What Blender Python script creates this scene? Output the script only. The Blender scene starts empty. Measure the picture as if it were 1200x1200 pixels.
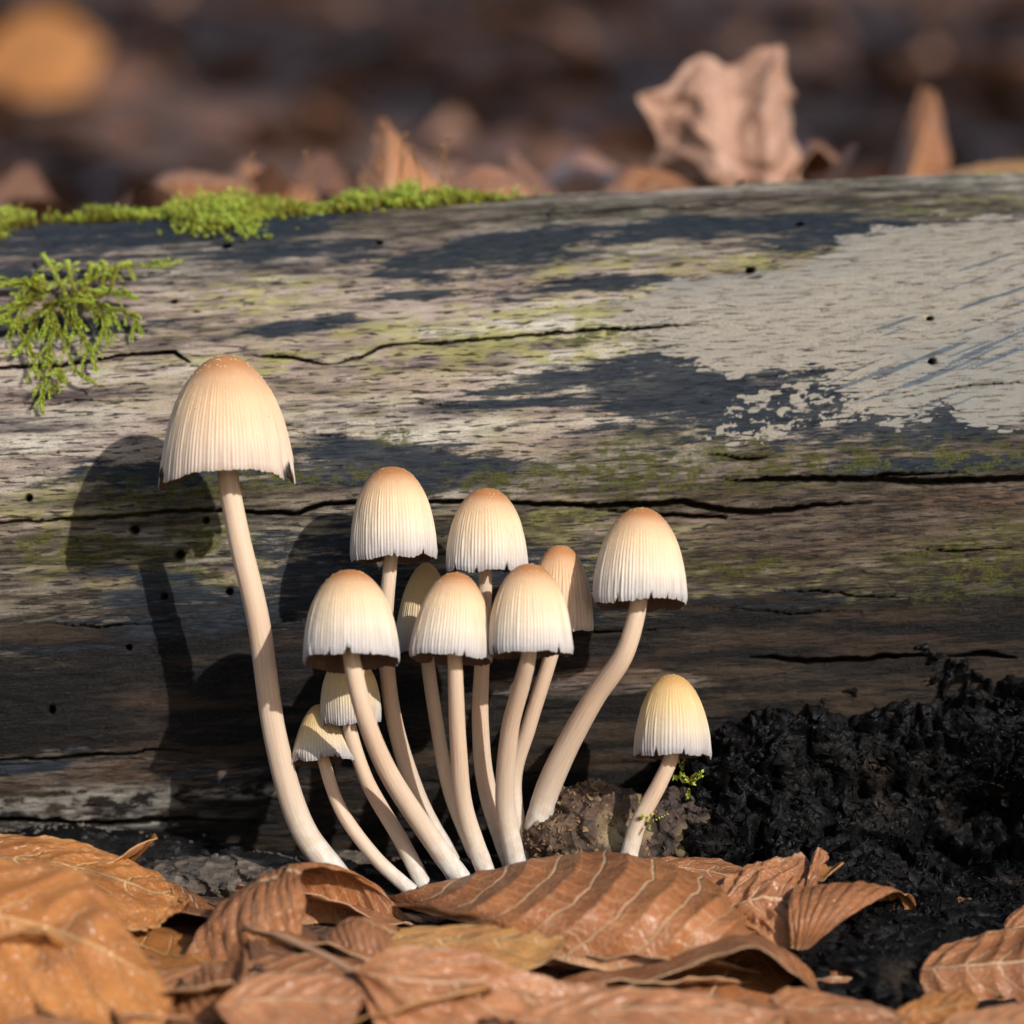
import bpy, math, random
import numpy as np
from mathutils import Vector
PI = math.pi
rnd = random.Random(7)
sc = bpy.context.scene
S = 0.01                      # everything below is measured in centimetres; S turns it into metres

# ------------------------------------------------------------------ camera
PITCH = math.radians(3.0)
CAM = np.array([0.0, -80.0, 11.87])
TANH = 10.0 / 80.1
cam = bpy.data.cameras.new('camera'); camo = bpy.data.objects.new('camera', cam)
sc.collection.objects.link(camo); sc.camera = camo
camo.location = CAM * S; camo.rotation_euler = (PI / 2 - PITCH, 0, 0)
cam.sensor_width = 36; cam.lens = 18 / TANH; cam.clip_start = 0.01; cam.clip_end = 400
cam.dof.use_dof = True; cam.dof.focus_distance = 0.814; cam.dof.aperture_fstop = 11.0

# ------------------------------------------------------------------ light
SUN_EL, SUN_AZ = math.radians(23.5), math.radians(33)     # the sun stands behind the camera, to its right
w = bpy.data.worlds.new('World'); sc.world = w; w.use_nodes = True
wn = w.node_tree; wn.nodes.clear()
sky = wn.nodes.new('ShaderNodeTexSky'); sky.sky_type = 'NISHITA'; sky.sun_disc = False
sky.sun_elevation = SUN_EL; sky.sun_rotation = PI - SUN_AZ
bg = wn.nodes.new('ShaderNodeBackground'); bg.inputs[1].default_value = 0.15
wo = wn.nodes.new('ShaderNodeOutputWorld')
wn.links.new(sky.outputs[0], bg.inputs[0]); wn.links.new(bg.outputs[0], wo.inputs[0])
sun = bpy.data.lights.new('sun', 'SUN'); sun.energy = 4.9; sun.angle = math.radians(0.53); sun.color = (1, 0.965, 0.91)
suno = bpy.data.objects.new('sun', sun); sc.collection.objects.link(suno)
TO_SUN = Vector((math.sin(SUN_AZ) * math.cos(SUN_EL), -math.cos(SUN_AZ) * math.cos(SUN_EL), math.sin(SUN_EL)))
suno.rotation_euler = TO_SUN.to_track_quat('Z', 'Y').to_euler(); suno.location = (1, -2, 2)
sc.view_settings.view_transform = 'Standard'; sc.view_settings.look = 'None'
sc.view_settings.exposure = 0.0; sc.view_settings.gamma = 1
sc.render.engine = 'CYCLES'
sc.cycles.use_denoising = True
sc.cycles.max_bounces = 6
sc.cycles.use_adaptive_sampling = True; sc.cycles.adaptive_threshold = 0.015
sc.cycles.sample_clamp_indirect = 6

# ------------------------------------------------------------------ helpers
COL = sc.collection
def W(px, py, Y):
    """photo pixel -> point (cm) on the upright plane at depth Y"""
    cx = (px - 600) / 600 * TANH; cy = -(py - 600) / 600 * TANH
    d = np.array([cx, math.cos(PITCH) + cy * math.sin(PITCH), -math.sin(PITCH) + cy * math.cos(PITCH)])
    return CAM + d * ((Y - CAM[1]) / d[1])
_tab = np.random.RandomState(3).rand(256, 256)
def vn(x, y, seed=0):
    x = np.asarray(x, float) + seed * 17.31 + 500; y = np.asarray(y, float) + seed * 31.77 + 500
    ix = np.floor(x).astype(int); iy = np.floor(y).astype(int); fx = x - ix; fy = y - iy
    fx = fx * fx * fx * (fx * (fx * 6 - 15) + 10); fy = fy * fy * fy * (fy * (fy * 6 - 15) + 10)
    i0, i1, j0, j1 = ix & 255, (ix + 1) & 255, iy & 255, (iy + 1) & 255
    return (_tab[i0, j0] * (1 - fx) + _tab[i1, j0] * fx) * (1 - fy) + (_tab[i0, j1] * (1 - fx) + _tab[i1, j1] * fx) * fy
def fbm(x, y, o=4, seed=0, g=0.5):
    a, s, t = 1.0, 0.0, 0.0
    for i in range(o):
        s = s + a * vn(np.asarray(x) * 2 ** i, np.asarray(y) * 2 ** i, seed + i * 3); t += a; a *= g
    return s / t
def sst(a, b, x):
    t = np.clip((x - a) / (b - a), 0, 1); return t * t * (3 - 2 * t)
def worley(x, y, seed=0, jit=1.0):
    ix = np.floor(x).astype(int); iy = np.floor(y).astype(int)
    f1 = np.full(x.shape, 9.0); f2 = np.full(x.shape, 9.0); tl = np.zeros(x.shape); idv = np.zeros(x.shape)
    for dx in (-1, 0, 1):
        for dy in (-1, 0, 1):
            a = (ix + dx + seed * 7) & 255; b = (iy + dy + seed * 13) & 255
            qx = ix + dx + 0.5 + jit * (_tab[a, b] - 0.5); qy = iy + dy + 0.5 + jit * (_tab[b, a] - 0.5)
            d = np.hypot(x - qx, y - qy)
            n = d < f1
            f2 = np.where(n, f1, np.minimum(f2, d)); f1 = np.where(n, d, f1); idv = np.where(n, _tab[(a + 91) & 255, b], idv)
            tl = np.where(n, (x - qx) * (_tab[a, (b + 57) & 255] - .5) + (y - qy) * (_tab[(a + 33) & 255, b] - .5), tl)
    worley.tilt = 2 * tl
    return f1, f2, idv
def catmull(P, n):
    """P (M,...) -> (n,...) smooth curve through the points"""
    P = np.asarray(P, float); M = len(P)
    if M == 2: return P[0] + (P[1] - P[0]) * np.linspace(0, 1, n).reshape((-1,) + (1,) * (P.ndim - 1))
    Q = np.concatenate([[2 * P[0] - P[1]], P, [2 * P[-1] - P[-2]]])
    u = np.linspace(0, M - 1, n); i = np.minimum(u.astype(int), M - 2); f = (u - i).reshape((-1,) + (1,) * (P.ndim - 1))
    a, b, c, d = Q[i], Q[i + 1], Q[i + 2], Q[i + 3]
    return 0.5 * (2 * b + (c - a) * f + (2 * a - 5 * b + 4 * c - d) * f ** 2 + (3 * b - a - 3 * c + d) * f ** 3)
def gridfaces(n, m, wrapm=False):
    i, j = np.meshgrid(np.arange(n - 1), np.arange(m if wrapm else m - 1), indexing='ij'); i = i.ravel(); j = j.ravel()
    k = (j + 1) % m
    return np.stack([i * m + j, i * m + k, (i + 1) * m + k, (i + 1) * m + j], 1)
def newmesh(name, V, F, mat, smooth=True, attrs=None, flip=False):
    V = np.asarray(V, np.float32).reshape(-1, 3) * S; F = np.asarray(F, np.int32)
    if flip: F = F[:, ::-1]
    k = F.shape[1]; me = bpy.data.meshes.new(name)
    me.vertices.add(len(V)); me.vertices.foreach_set('co', V.ravel())
    me.loops.add(F.size); me.loops.foreach_set('vertex_index', np.ascontiguousarray(F).ravel())
    me.polygons.add(len(F)); me.polygons.foreach_set('loop_start', np.arange(0, F.size, k, dtype=np.int32))
    me.polygons.foreach_set('use_smooth', np.full(len(F), smooth))
    for nm, a in (attrs or {}).items():
        a = np.asarray(a, np.float32)
        if a.ndim == 1:
            at = me.attributes.new(nm, 'FLOAT', 'POINT'); at.data.foreach_set('value', a)
        else:
            at = me.attributes.new(nm, 'FLOAT_VECTOR', 'POINT'); at.data.foreach_set('vector', np.ascontiguousarray(a).ravel())
    me.update(calc_edges=True)
    if mat: me.materials.append(mat)
    return me
def obj(name, me, parent=None, loc=None):
    o = bpy.data.objects.new(name, me); COL.objects.link(o)
    if loc is not None: o.location = np.asarray(loc) * S
    if parent: o.parent = parent
    return o
def mk(name, V, F, mat, base=(0, 0, 0), parent=None, loc=None, **kw):
    """mesh object with vertices V given in world cm; base is the world point the local origin sits at"""
    me = newmesh(name, np.asarray(V).reshape(-1, 3) - np.asarray(base), F, mat, **kw)
    return obj(name, me, parent, base if parent is None else loc)
def tag(o, label=None, cat=None, group=None, kind=None):
    if label: o['label'] = label
    if cat: o['category'] = cat
    if group: o['group'] = group
    if kind: o['kind'] = kind
    return o
def empty(name, loc):
    o = bpy.data.objects.new(name, None); COL.objects.link(o); o.location = np.asarray(loc) * S; o.empty_display_size = 0.01; return o
def tube(P, R, n=12, caps=True):
    P = np.asarray(P, float); R = np.broadcast_to(R, (len(P),)); T = np.gradient(P, axis=0); T /= np.linalg.norm(T, axis=1)[:, None] + 1e-9
    a = np.cross(T, [0, 1, 0.05]); a /= np.linalg.norm(a, axis=1)[:, None] + 1e-9; b = np.cross(T, a)
    f = np.linspace(0, 2 * PI, n, endpoint=False)
    V = P[:, None] + R[:, None, None] * (a[:, None] * np.cos(f)[None, :, None] + b[:, None] * np.sin(f)[None, :, None])
    return V, gridfaces(len(P), n, True)

# ------------------------------------------------------------------ node helper
class NT:
    def __init__(s, name, disp=False):
        s.m = bpy.data.materials.new(name); s.m.use_nodes = True; s.t = s.m.node_tree; s.t.nodes.clear()
        s.out = s.n('OutputMaterial'); s.b = s.n('BsdfPrincipled'); s.l(s.b.outputs[0], s.out.inputs[0])
    def n(s, ty, **kw):
        nd = s.t.nodes.new('ShaderNode' + ty)
        for k, v in kw.items(): setattr(nd, k, v)
        return nd
    def l(s, a, b): s.t.links.new(a, b)
    def set(s, sock, v):
        if hasattr(v, 'links') or isinstance(v, bpy.types.NodeSocket): s.l(v, sock)
        elif isinstance(v, (tuple, list)) and len(v) == 3 and sock.type == 'RGBA': sock.default_value = (*v, 1)
        else: sock.default_value = v
    def attr(s, nm, vec=False):
        a = s.n('Attribute'); a.attribute_name = nm; return a.outputs['Vector' if vec else 'Fac']
    def obc(s): return s.n('TexCoord').outputs['Object']
    def scale(s, v, xyz):
        m = s.n('Mapping'); m.inputs['Scale'].default_value = xyz; s.l(v, m.inputs[0]); return m.outputs[0]
    def noise(s, v, sc=1, det=3, rough=0.55, dist=0, col=False):
        n = s.n('TexNoise'); n.inputs['Scale'].default_value = sc; n.inputs['Detail'].default_value = det
        n.inputs['Roughness'].default_value = rough; n.inputs['Distortion'].default_value = dist; s.l(v, n.inputs['Vector'])
        return n.outputs['Color' if col else 'Fac']
    def voro(s, v, sc=1, feat='F1', out='Distance', rnd=1):
        n = s.n('TexVoronoi'); n.feature = feat; n.inputs['Scale'].default_value = sc; n.inputs['Randomness'].default_value = rnd
        s.l(v, n.inputs['Vector']); return n.outputs[out]
    def math(s, op, a, b=0.0, c=None, clamp=False):
        m = s.n('Math', operation=op); m.use_clamp = clamp; s.set(m.inputs[0], a); s.set(m.inputs[1], b)
        if c is not None: s.set(m.inputs[2], c)
        return m.outputs[0]
    def mr(s, v, a, b, c=0.0, d=1.0, smooth=False):
        m = s.n('MapRange'); m.interpolation_type = 'SMOOTHSTEP' if smooth else 'LINEAR'
        s.set(m.inputs[0], v)
        for i, q in enumerate((a, b, c, d)): s.set(m.inputs[i + 1], q)
        return m.outputs[0]
    def mix(s, f, a, b, mode='MIX'):
        m = s.n('Mix', data_type='RGBA', blend_type=mode); s.set(m.inputs[0], f); s.set(m.inputs[6], a); s.set(m.inputs[7], b); return m.outputs[2]
    def ramp(s, f, stops):
        r = s.n('ValToRGB'); e = r.color_ramp.elements
        while len(e) < len(stops): e.new(0.5)
        for q, (p, c) in zip(e, stops): q.position = p; q.color = (*c, 1)
        s.set(r.inputs[0], f); return r.outputs[0]
    def bump(s, h, dist, strength=1.0, normal=None):
        b = s.n('Bump'); b.inputs['Strength'].default_value = strength; b.inputs['Distance'].default_value = dist
        s.l(h, b.inputs['Height'])
        if normal is not None: s.l(normal, b.inputs['Normal'])
        return b.outputs[0]
    def P(s, **kw):
        for k, v in kw.items(): s.set(s.b.inputs[k.replace('_', ' ')], v)
        return s

# ------------------------------------------------------------------ materials
def mat_ground():
    t = NT('soil'); c = t.obc()
    n1 = t.noise(c, 9, 4); n2 = t.noise(c, 160, 4, 0.7); bw = t.n('RGBToBW'); t.l(t.voro(c, 55, out='Color'), bw.inputs[0]); v = bw.outputs[0]
    base = t.ramp(n1, [(0.3, (0.09, 0.042, 0.026)), (0.5, (0.15, 0.068, 0.038)), (0.7, (0.21, 0.092, 0.048))])
    base = t.mix(0.35, base, t.mix(1, base, v, 'MULTIPLY'))
    base = t.mix(t.mr(n2, 0.45, 0.7), base, (0.075, 0.038, 0.024))
    return t.P(Base_Color=base, Roughness=0.85, Normal=t.bump(n2, 0.004)).m
def mat_log():
    t = NT('weathered_wood'); sf = t.attr('surf', True)
    A = lambda n: t.attr(n)
    g1, g2, hue = A('g1'), A('g2'), A('hue')                      # broad grain, computed on the surface
    g3 = t.noise(t.scale(sf, (3.0, 36, 1)), 1, 4, 0.65, 0.4)      # fibres
    fine = t.noise(t.scale(sf, (16, 34, 1)), 1, 4, 0.8)          # pores and speckle
    dn = t.noise(t.scale(sf, (1.9, 17, 1)), 1.0, 3, 0.55, 0.25)   # short checks along the grain
    dash = t.mr(dn, 0.575, 0.61)
    wood = t.ramp(t.math('ADD', g1, t.math('MULTIPLY', t.math('SUBTRACT', g3, 0.5), 0.45)), [(0.25, (0.17, 0.145, 0.135)), (0.39, (0.40, 0.34, 0.285)), (0.52, (0.62, 0.54, 0.43)), (0.74, (0.76, 0.69, 0.57))])
    wood = t.mix(t.mr(hue, 0.38, 0.62), wood, t.mix(1, wood, (0.86, 0.76, 0.78), 'MULTIPLY'))
    wood = t.mix(t.mr(g2, 0.5, 0.72, 0, 0.8), wood, t.mix(1, wood, (0.36, 0.34, 0.37), 'MULTIPLY'))
    wood = t.mix(t.mr(fine, 0.46, 0.66, 0, 0.8), wood, t.mix(1, wood, (0.45, 0.42, 0.42), 'MULTIPLY'))
    al = t.math('MULTIPLY', A('algae'), t.mr(t.math('ADD', A('n_al'), t.math('MULTIPLY', fine, 0.3)), 0.5, 0.75))
    wood = t.mix(t.math('MULTIPLY', al, 0.75), wood, t.mix(t.mr(g3, 0.3, 0.7), (0.62, 0.55, 0.20), (0.33, 0.31, 0.09)))
    rd = t.math('MULTIPLY', A('brown'), t.mr(g1, 0.3, 0.6))
    wood = t.mix(rd, wood, t.mix(t.mr(g3, 0.3, 0.7), (0.24, 0.135, 0.09), (0.07, 0.042, 0.03)))
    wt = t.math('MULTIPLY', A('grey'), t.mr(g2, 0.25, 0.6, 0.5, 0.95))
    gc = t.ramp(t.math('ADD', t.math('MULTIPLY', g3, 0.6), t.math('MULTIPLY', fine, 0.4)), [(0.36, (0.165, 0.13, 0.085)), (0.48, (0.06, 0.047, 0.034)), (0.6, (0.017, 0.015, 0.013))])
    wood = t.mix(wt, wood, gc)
    wood = t.mix(t.math('MULTIPLY', dash, 0.9), wood, (0.035, 0.030, 0.030))
    st = t.math('ADD', A('stain'), t.math('MULTIPLY', t.math('SUBTRACT', g2, 0.5), 0.8))
    st = t.math('ADD', st, t.math('MULTIPLY', t.math('SUBTRACT', g3, 0.5), 1.3))
    st = t.math('ADD', st, t.math('MULTIPLY', t.math('SUBTRACT', fine, 0.5), 0.8))
    stm = t.mr(st, 0.34, 0.66)
    blk = t.mix(t.mr(g3, 0.35, 0.65), (0.045, 0.058, 0.076), (0.014, 0.020, 0.028))
    blk = t.mix(t.mr(fine, 0.56, 0.74, 0, 0.4), blk, (0.085, 0.085, 0.085))
    blk = t.mix(t.mr(g1, 0.48, 0.68, 0, 0.55), blk, t.mix(t.mr(g3, 0.4, 0.6), (0.115, 0.11, 0.105), (0.03, 0.033, 0.04)))
    wood = t.mix(t.math('MULTIPLY', stm, 0.95), wood, blk)
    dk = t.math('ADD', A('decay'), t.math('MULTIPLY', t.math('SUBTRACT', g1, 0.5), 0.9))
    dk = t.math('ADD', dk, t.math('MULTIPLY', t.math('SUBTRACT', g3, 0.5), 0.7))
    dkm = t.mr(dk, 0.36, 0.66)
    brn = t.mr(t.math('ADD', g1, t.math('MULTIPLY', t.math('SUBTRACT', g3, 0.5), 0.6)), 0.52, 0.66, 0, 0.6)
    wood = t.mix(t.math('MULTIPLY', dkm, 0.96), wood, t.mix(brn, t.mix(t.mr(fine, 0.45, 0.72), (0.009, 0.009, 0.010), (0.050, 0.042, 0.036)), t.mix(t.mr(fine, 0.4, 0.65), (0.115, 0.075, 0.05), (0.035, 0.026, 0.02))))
    gm = t.math('MULTIPLY', A('mossy'), t.mr(t.math('ADD', A('n_ms'), t.math('MULTIPLY', t.math('SUBTRACT', fine, 0.5), 0.9)), 0.46, 0.62))
    wood = t.mix(t.math('MULTIPLY', gm, 0.85), wood, t.mix(t.mr(fine, 0.4, 0.65), (0.030, 0.032, 0.010), (0.17, 0.17, 0.04)))
    pt = t.math('ADD', A('paint'), t.math('MULTIPLY', t.math('SUBTRACT', fine, 0.5), 0.35))
    pt = t.math('SUBTRACT', pt, t.math('MULTIPLY', dash, 0.3))
    ptm = t.mr(pt, 0.46, 0.54)
    scr = t.mr(t.math('ADD', A('scratch'), t.math('MULTIPLY', t.math('SUBTRACT', fine, 0.5), 0.35)), 0.625, 0.68)
    pc = t.mix(t.mr(fine, 0.35, 0.65), (0.42, 0.37, 0.30), (0.26, 0.23, 0.19))
    pc = t.mix(t.mr(hue, 0.42, 0.62, 0, 0.6), pc, (0.25, 0.245, 0.225))
    pc = t.mix(t.math('MULTIPLY', scr, 0.8), pc, (0.07, 0.10, 0.135))
    pc = t.mix(t.mr(t.math('ADD', dn, t.math('MULTIPLY', fine, 0.5)), 0.86, 0.93), pc, (0.12, 0.075, 0.045))
    col = t.mix(ptm, wood, pc)
    wr = t.math('MULTIPLY', A('pale'), t.mr(t.math('ADD', A('n_al'), t.math('MULTIPLY', fine, 0.5)), 0.65, 0.85))
    col = t.mix(wr, col, (0.33, 0.30, 0.26))
    col = t.mix(A('soil'), col, (0.022, 0.017, 0.013))  # shade of cracks and holes painted dark into the wood colour
    h = t.math('ADD', t.math('MULTIPLY', g3, 1.1), t.math('MULTIPLY', fine, 0.7))
    h = t.math('SUBTRACT', h, t.math('MULTIPLY', dash, 0.7))
    h = t.math('MULTIPLY', h, t.mr(ptm, 0, 1, 1, 0.6))
    h = t.math('ADD', h, t.math('MULTIPLY', ptm, 0.35))
    ro = t.mr(stm, 0, 1, 0.8, 0.68)
    return t.P(Base_Color=col, Roughness=ro, Specular_IOR_Level=0.10, Normal=t.bump(h, 0.0007, 1.0)).m
def mat_crust():
    t = NT('black_rotten_crust'); c = t.obc()
    n = t.noise(c, 120, 5, 0.65); n2 = t.noise(c, 480, 4, 0.7); n3 = t.noise(c, 35, 4)
    col = t.mix(t.mr(n, 0.4, 0.7), (0.0025, 0.0025, 0.0028), (0.0075, 0.0066, 0.0063))
    col = t.mix(t.mr(n3, 0.58, 0.7, 0, 0.7), col, (0.04, 0.026, 0.018))
    col = t.mix(t.mr(n2, 0.68, 0.78), col, (0.07, 0.06, 0.05))
    return t.P(Base_Color=col, Roughness=t.mr(n, 0.3, 0.7, 0.34, 0.8), Specular_IOR_Level=0.15,
               Normal=t.bump(t.math('ADD', n, t.math('MULTIPLY', n2, 0.5)), 0.0009)).m
def mat_crumb(name, a, b, c3):
    t = NT(name); c = t.obc()
    n = t.noise(c, 150, 5, 0.7); bw = t.n('RGBToBW'); t.l(t.voro(c, 420, out='Color'), bw.inputs[0]); v = bw.outputs[0]; vd = t.voro(c, 420)
    col = t.mix(t.mr(n, 0.35, 0.65), a, b)
    col = t.mix(0.6, col, t.mix(1, col, v, 'MULTIPLY'))
    col = t.mix(t.mr(t.noise(c, 60, 3), 0.57, 0.66), col, c3)
    return t.P(Base_Color=col, Roughness=0.8, Normal=t.bump(t.math('ADD', n, vd), 0.001)).m
def mat_cap(name, tip, mid, low, rim, amount=1.0):
    t = NT(name); h = t.attr('h'); c = t.obc(); rg = t.attr('ridge')
    n = t.noise(c, 260, 3); hh = t.math('ADD', h, t.math('MULTIPLY', t.math('SUBTRACT', t.noise(c, 140, 3), 0.5), 0.10))
    col = t.ramp(hh, [(0.0, tip), (0.08, tip), (0.20, tuple(0.45 * x + 0.55 * y for x, y in zip(tip, mid))), (0.38, mid), (0.70, low), (0.93, rim), (1.0, tuple(0.75 * x for x in rim))])
    gv = t.math('MULTIPLY', t.mr(rg, 0.55, 0.05), t.mr(h, 0.2, 0.75, 0.10, 0.42))
    col = t.mix(gv, col, t.mix(1, col, (0.66, 0.56, 0.48), 'MULTIPLY'))
    sp = t.mr(t.noise(c, 900, 2, 0.6), 0.62, 0.70, 0, 0.55)
    col = t.mix(t.math('MULTIPLY', sp, t.mr(h, 0.45, 0.0)), col, (0.42, 0.20, 0.07))
    col = t.mix(t.attr('ink'), col, (0.012, 0.009, 0.008))
    t.P(Base_Color=col, Roughness=0.62, Specular_IOR_Level=0.28, Subsurface_Weight=0.35, Subsurface_Scale=0.0022,
        Normal=t.bump(t.math('ADD', n, t.noise(c, 900, 2)), 0.00012, 0.7))
    t.b.inputs['Subsurface Radius'].default_value = (1.0, 0.55, 0.28)
    return t.m
def mat_stem():
    t = NT('mushroom_stem'); h = t.attr('h'); c = t.obc(); a = t.attr('ang')
    comb = t.n('CombineXYZ'); t.l(t.math('MULTIPLY', a, 16), comb.inputs[0]); t.l(t.math('MULTIPLY', h, 7), comb.inputs[1])
    fib = t.noise(comb.outputs[0], 1, 4, 0.6); n = t.noise(c, 500, 3, 0.7)
    col = t.ramp(h, [(0.0, (0.54, 0.49, 0.44)), (0.12, (0.55, 0.455, 0.365)), (0.5, (0.58, 0.425, 0.31)), (0.85, (0.62, 0.49, 0.375)), (1.0, (0.69, 0.59, 0.485))])
    col = t.mix(t.mr(fib, 0.4, 0.7, 0, 0.35), col, t.mix(1, col, (0.72, 0.60, 0.48), 'MULTIPLY'))
    fz = t.math('MULTIPLY', t.mr(h, 0.24, 0.0), t.mr(n, 0.42, 0.62))
    col = t.mix(t.math('MULTIPLY', fz, 0.85), col, (0.64, 0.61, 0.57))
    t.P(Base_Color=col, Roughness=0.55, Specular_IOR_Level=0.3, Subsurface_Weight=0.45, Subsurface_Scale=0.003,
        Normal=t.bump(t.math('ADD', fib, t.math('MULTIPLY', n, 0.6)), 0.0002, 0.6))
    t.b.inputs['Subsurface Radius'].default_value = (1.0, 0.5, 0.25)
    return t.m
def mat_plain(name, col, rough=0.7, spec=0.3, var=0.4, sc=300):
    t = NT(name); n = t.noise(t.obc(), sc, 3)
    c = t.mix(t.mr(n, 0.35, 0.65, 0, var), col, tuple(x * 0.45 for x in col))
    return t.P(Base_Color=c, Roughness=rough, Specular_IOR_Level=spec, Normal=t.bump(n, 0.0003, 0.5)).m
def mat_leaf(name, c1, c2, vein, rough=0.42, nv=8.0, slant=1.6, spec=0.45, trans=0.18, spots=0.3, vstr=0.68):
    t = NT(name); uv = t.attr('leaf', True); c = t.obc()
    sep = t.n('SeparateXYZ'); t.l(uv, sep.inputs[0]); u, v = sep.outputs[0], sep.outputs[1]
    rndo = t.n('ObjectInfo').outputs['Random']
    wob = t.math('MULTIPLY', t.math('SUBTRACT', t.noise(t.scale(uv, (9, 4, 1)), 1, 2), 0.5), 0.35)
    av = t.math('ABSOLUTE', v)
    q = t.math('ADD', t.math('SUBTRACT', t.math('MULTIPLY', u, nv), t.math('MULTIPLY', t.math('ADD', t.math('MULTIPLY', av, 0.45), t.math('MULTIPLY', t.math('MULTIPLY', av, av), 0.55)), slant)), wob)
    fr = t.math('ABSOLUTE', t.math('SUBTRACT', t.math('FRACT', t.math('ADD', q, 20.0)), 0.5))      # 0.5 on the vein
    lat = t.mr(fr, t.mr(av, 0, 1, 0.444, 0.470), 0.492, 0, 1, True)
    mid = t.mr(av, 0.035, 0.012, 0, 1, True)
    vm = t.math('MAXIMUM', lat, mid)
    # fine net of tertiary veins
    net = t.mr(t.voro(t.scale(uv, (52, 17, 1)), 1, 'DISTANCE_TO_EDGE'), 0.0, 0.12, 1, 0)
    ter = t.mr(t.math('ABSOLUTE', t.math('SUBTRACT', t.math('FRACT', t.math('ADD', t.math('MULTIPLY', t.math('ADD', t.math('MULTIPLY', u, 0.5), av), 11.0), t.math('MULTIPLY', wob, 3.0))), 0.5)), 0.40, 0.5)
    n = t.noise(c, 70, 4, 0.6); n2 = t.noise(c, 420, 3, 0.65)
    col = t.mix(t.mr(n, 0.32, 0.68), c1, c2)
    col = t.mix(t.mr(rndo, 0, 1, 0.0, 0.35), col, t.mix(1, col, (0.75, 0.62, 0.55), 'MULTIPLY'))
    col = t.mix(t.mr(n2, 0.5, 0.75, 0, 0.5), col, t.mix(1, col, (0.6, 0.5, 0.45), 'MULTIPLY'))
    col = t.mix(t.math('MULTIPLY', net, 0.16), col, vein)
    col = t.mix(t.math('MULTIPLY', ter, 0.20), col, vein)
    col = t.mix(t.math('MULTIPLY', vm, vstr), col, vein)
    sp = t.mr(t.noise(c, 38, 3, 0.5, 0.5), 0.66, 0.72, 0, spots)
    col = t.mix(sp, col, (0.05, 0.03, 0.022))
    edge = t.mr(av, 0.93, 1.0, 0, 0.45)
    col = t.mix(edge, col, vein)
    h = t.math('ADD', t.math('MULTIPLY', vm, 1.0), t.math('ADD', t.math('MULTIPLY', net, 0.28), t.math('MULTIPLY', n2, 0.5)))
    nb = t.bump(h, 0.00045, 0.8)
    t.P(Base_Color=col, Roughness=t.mr(n2, 0.3, 0.7, rough - 0.08, rough + 0.14), Specular_IOR_Level=spec, Normal=nb, Coat_Weight=0.08, Coat_Roughness=0.3)
    if trans > 0:
        tr = t.n('BsdfTranslucent'); t.l(t.mix(1, col, (1.0, 0.75, 0.5), 'MULTIPLY'), tr.inputs[0])
        ms = t.n('MixShader'); ms.inputs[0].default_value = trans
        t.l(t.b.outputs[0], ms.inputs[1]); t.l(tr.outputs[0], ms.inputs[2]); t.l(ms.outputs[0], t.out.inputs[0])
    return t.m
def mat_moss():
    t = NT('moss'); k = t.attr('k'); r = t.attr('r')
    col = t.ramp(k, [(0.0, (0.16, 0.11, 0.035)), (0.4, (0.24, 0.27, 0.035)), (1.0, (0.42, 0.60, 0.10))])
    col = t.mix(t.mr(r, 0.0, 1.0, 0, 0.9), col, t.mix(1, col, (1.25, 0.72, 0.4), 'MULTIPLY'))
    t.P(Base_Color=col, Roughness=0.5, Specular_IOR_Level=0.3)
    tr = t.n('BsdfTranslucent'); t.l(col, tr.inputs[0]); ms = t.n('MixShader'); ms.inputs[0].default_value = 0.3
    t.l(t.b.outputs[0], ms.inputs[1]); t.l(tr.outputs[0], ms.inputs[2]); t.l(ms.outputs[0], t.out.inputs[0])
    return t.m
M = {
 'ground': mat_ground(), 'log': mat_log(), 'crust': mat_crust(),
 'crumb': mat_crumb('crumbling_wood', (0.05, 0.028, 0.018), (0.15, 0.085, 0.05), (0.26, 0.19, 0.10)),
 'slab': mat_crumb('pale_rotten_wood', (0.05, 0.038, 0.03), (0.19, 0.145, 0.11), (0.025, 0.02, 0.018)),
 'stem': mat_stem(), 'gills': mat_plain('gills', (0.12, 0.072, 0.05), 0.8), 'gran': mat_plain('cap_granules', (0.72, 0.5, 0.28), 0.5, 0.4, 0.3),
 'moss': mat_moss(), 'twig': mat_plain('twig_bark', (0.035, 0.024, 0.018), 0.7), 'stalk': mat_plain('leaf_stalk', (0.26, 0.15, 0.09), 0.5),
 'hole': mat_plain('capsule', (0.20, 0.09, 0.03), 0.6),
}
CAPC = [mat_cap('cap_tan', (0.40, 0.18, 0.07), (0.63, 0.42, 0.25), (0.63, 0.475, 0.34), (0.52, 0.41, 0.335)),
        mat_cap('cap_cream', (0.38, 0.16, 0.055), (0.66, 0.47, 0.29), (0.62, 0.52, 0.405), (0.42, 0.385, 0.375)),
        mat_cap('cap_ochre', (0.50, 0.28, 0.10), (0.60, 0.43, 0.21), (0.54, 0.45, 0.33), (0.36, 0.33, 0.33))]
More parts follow.
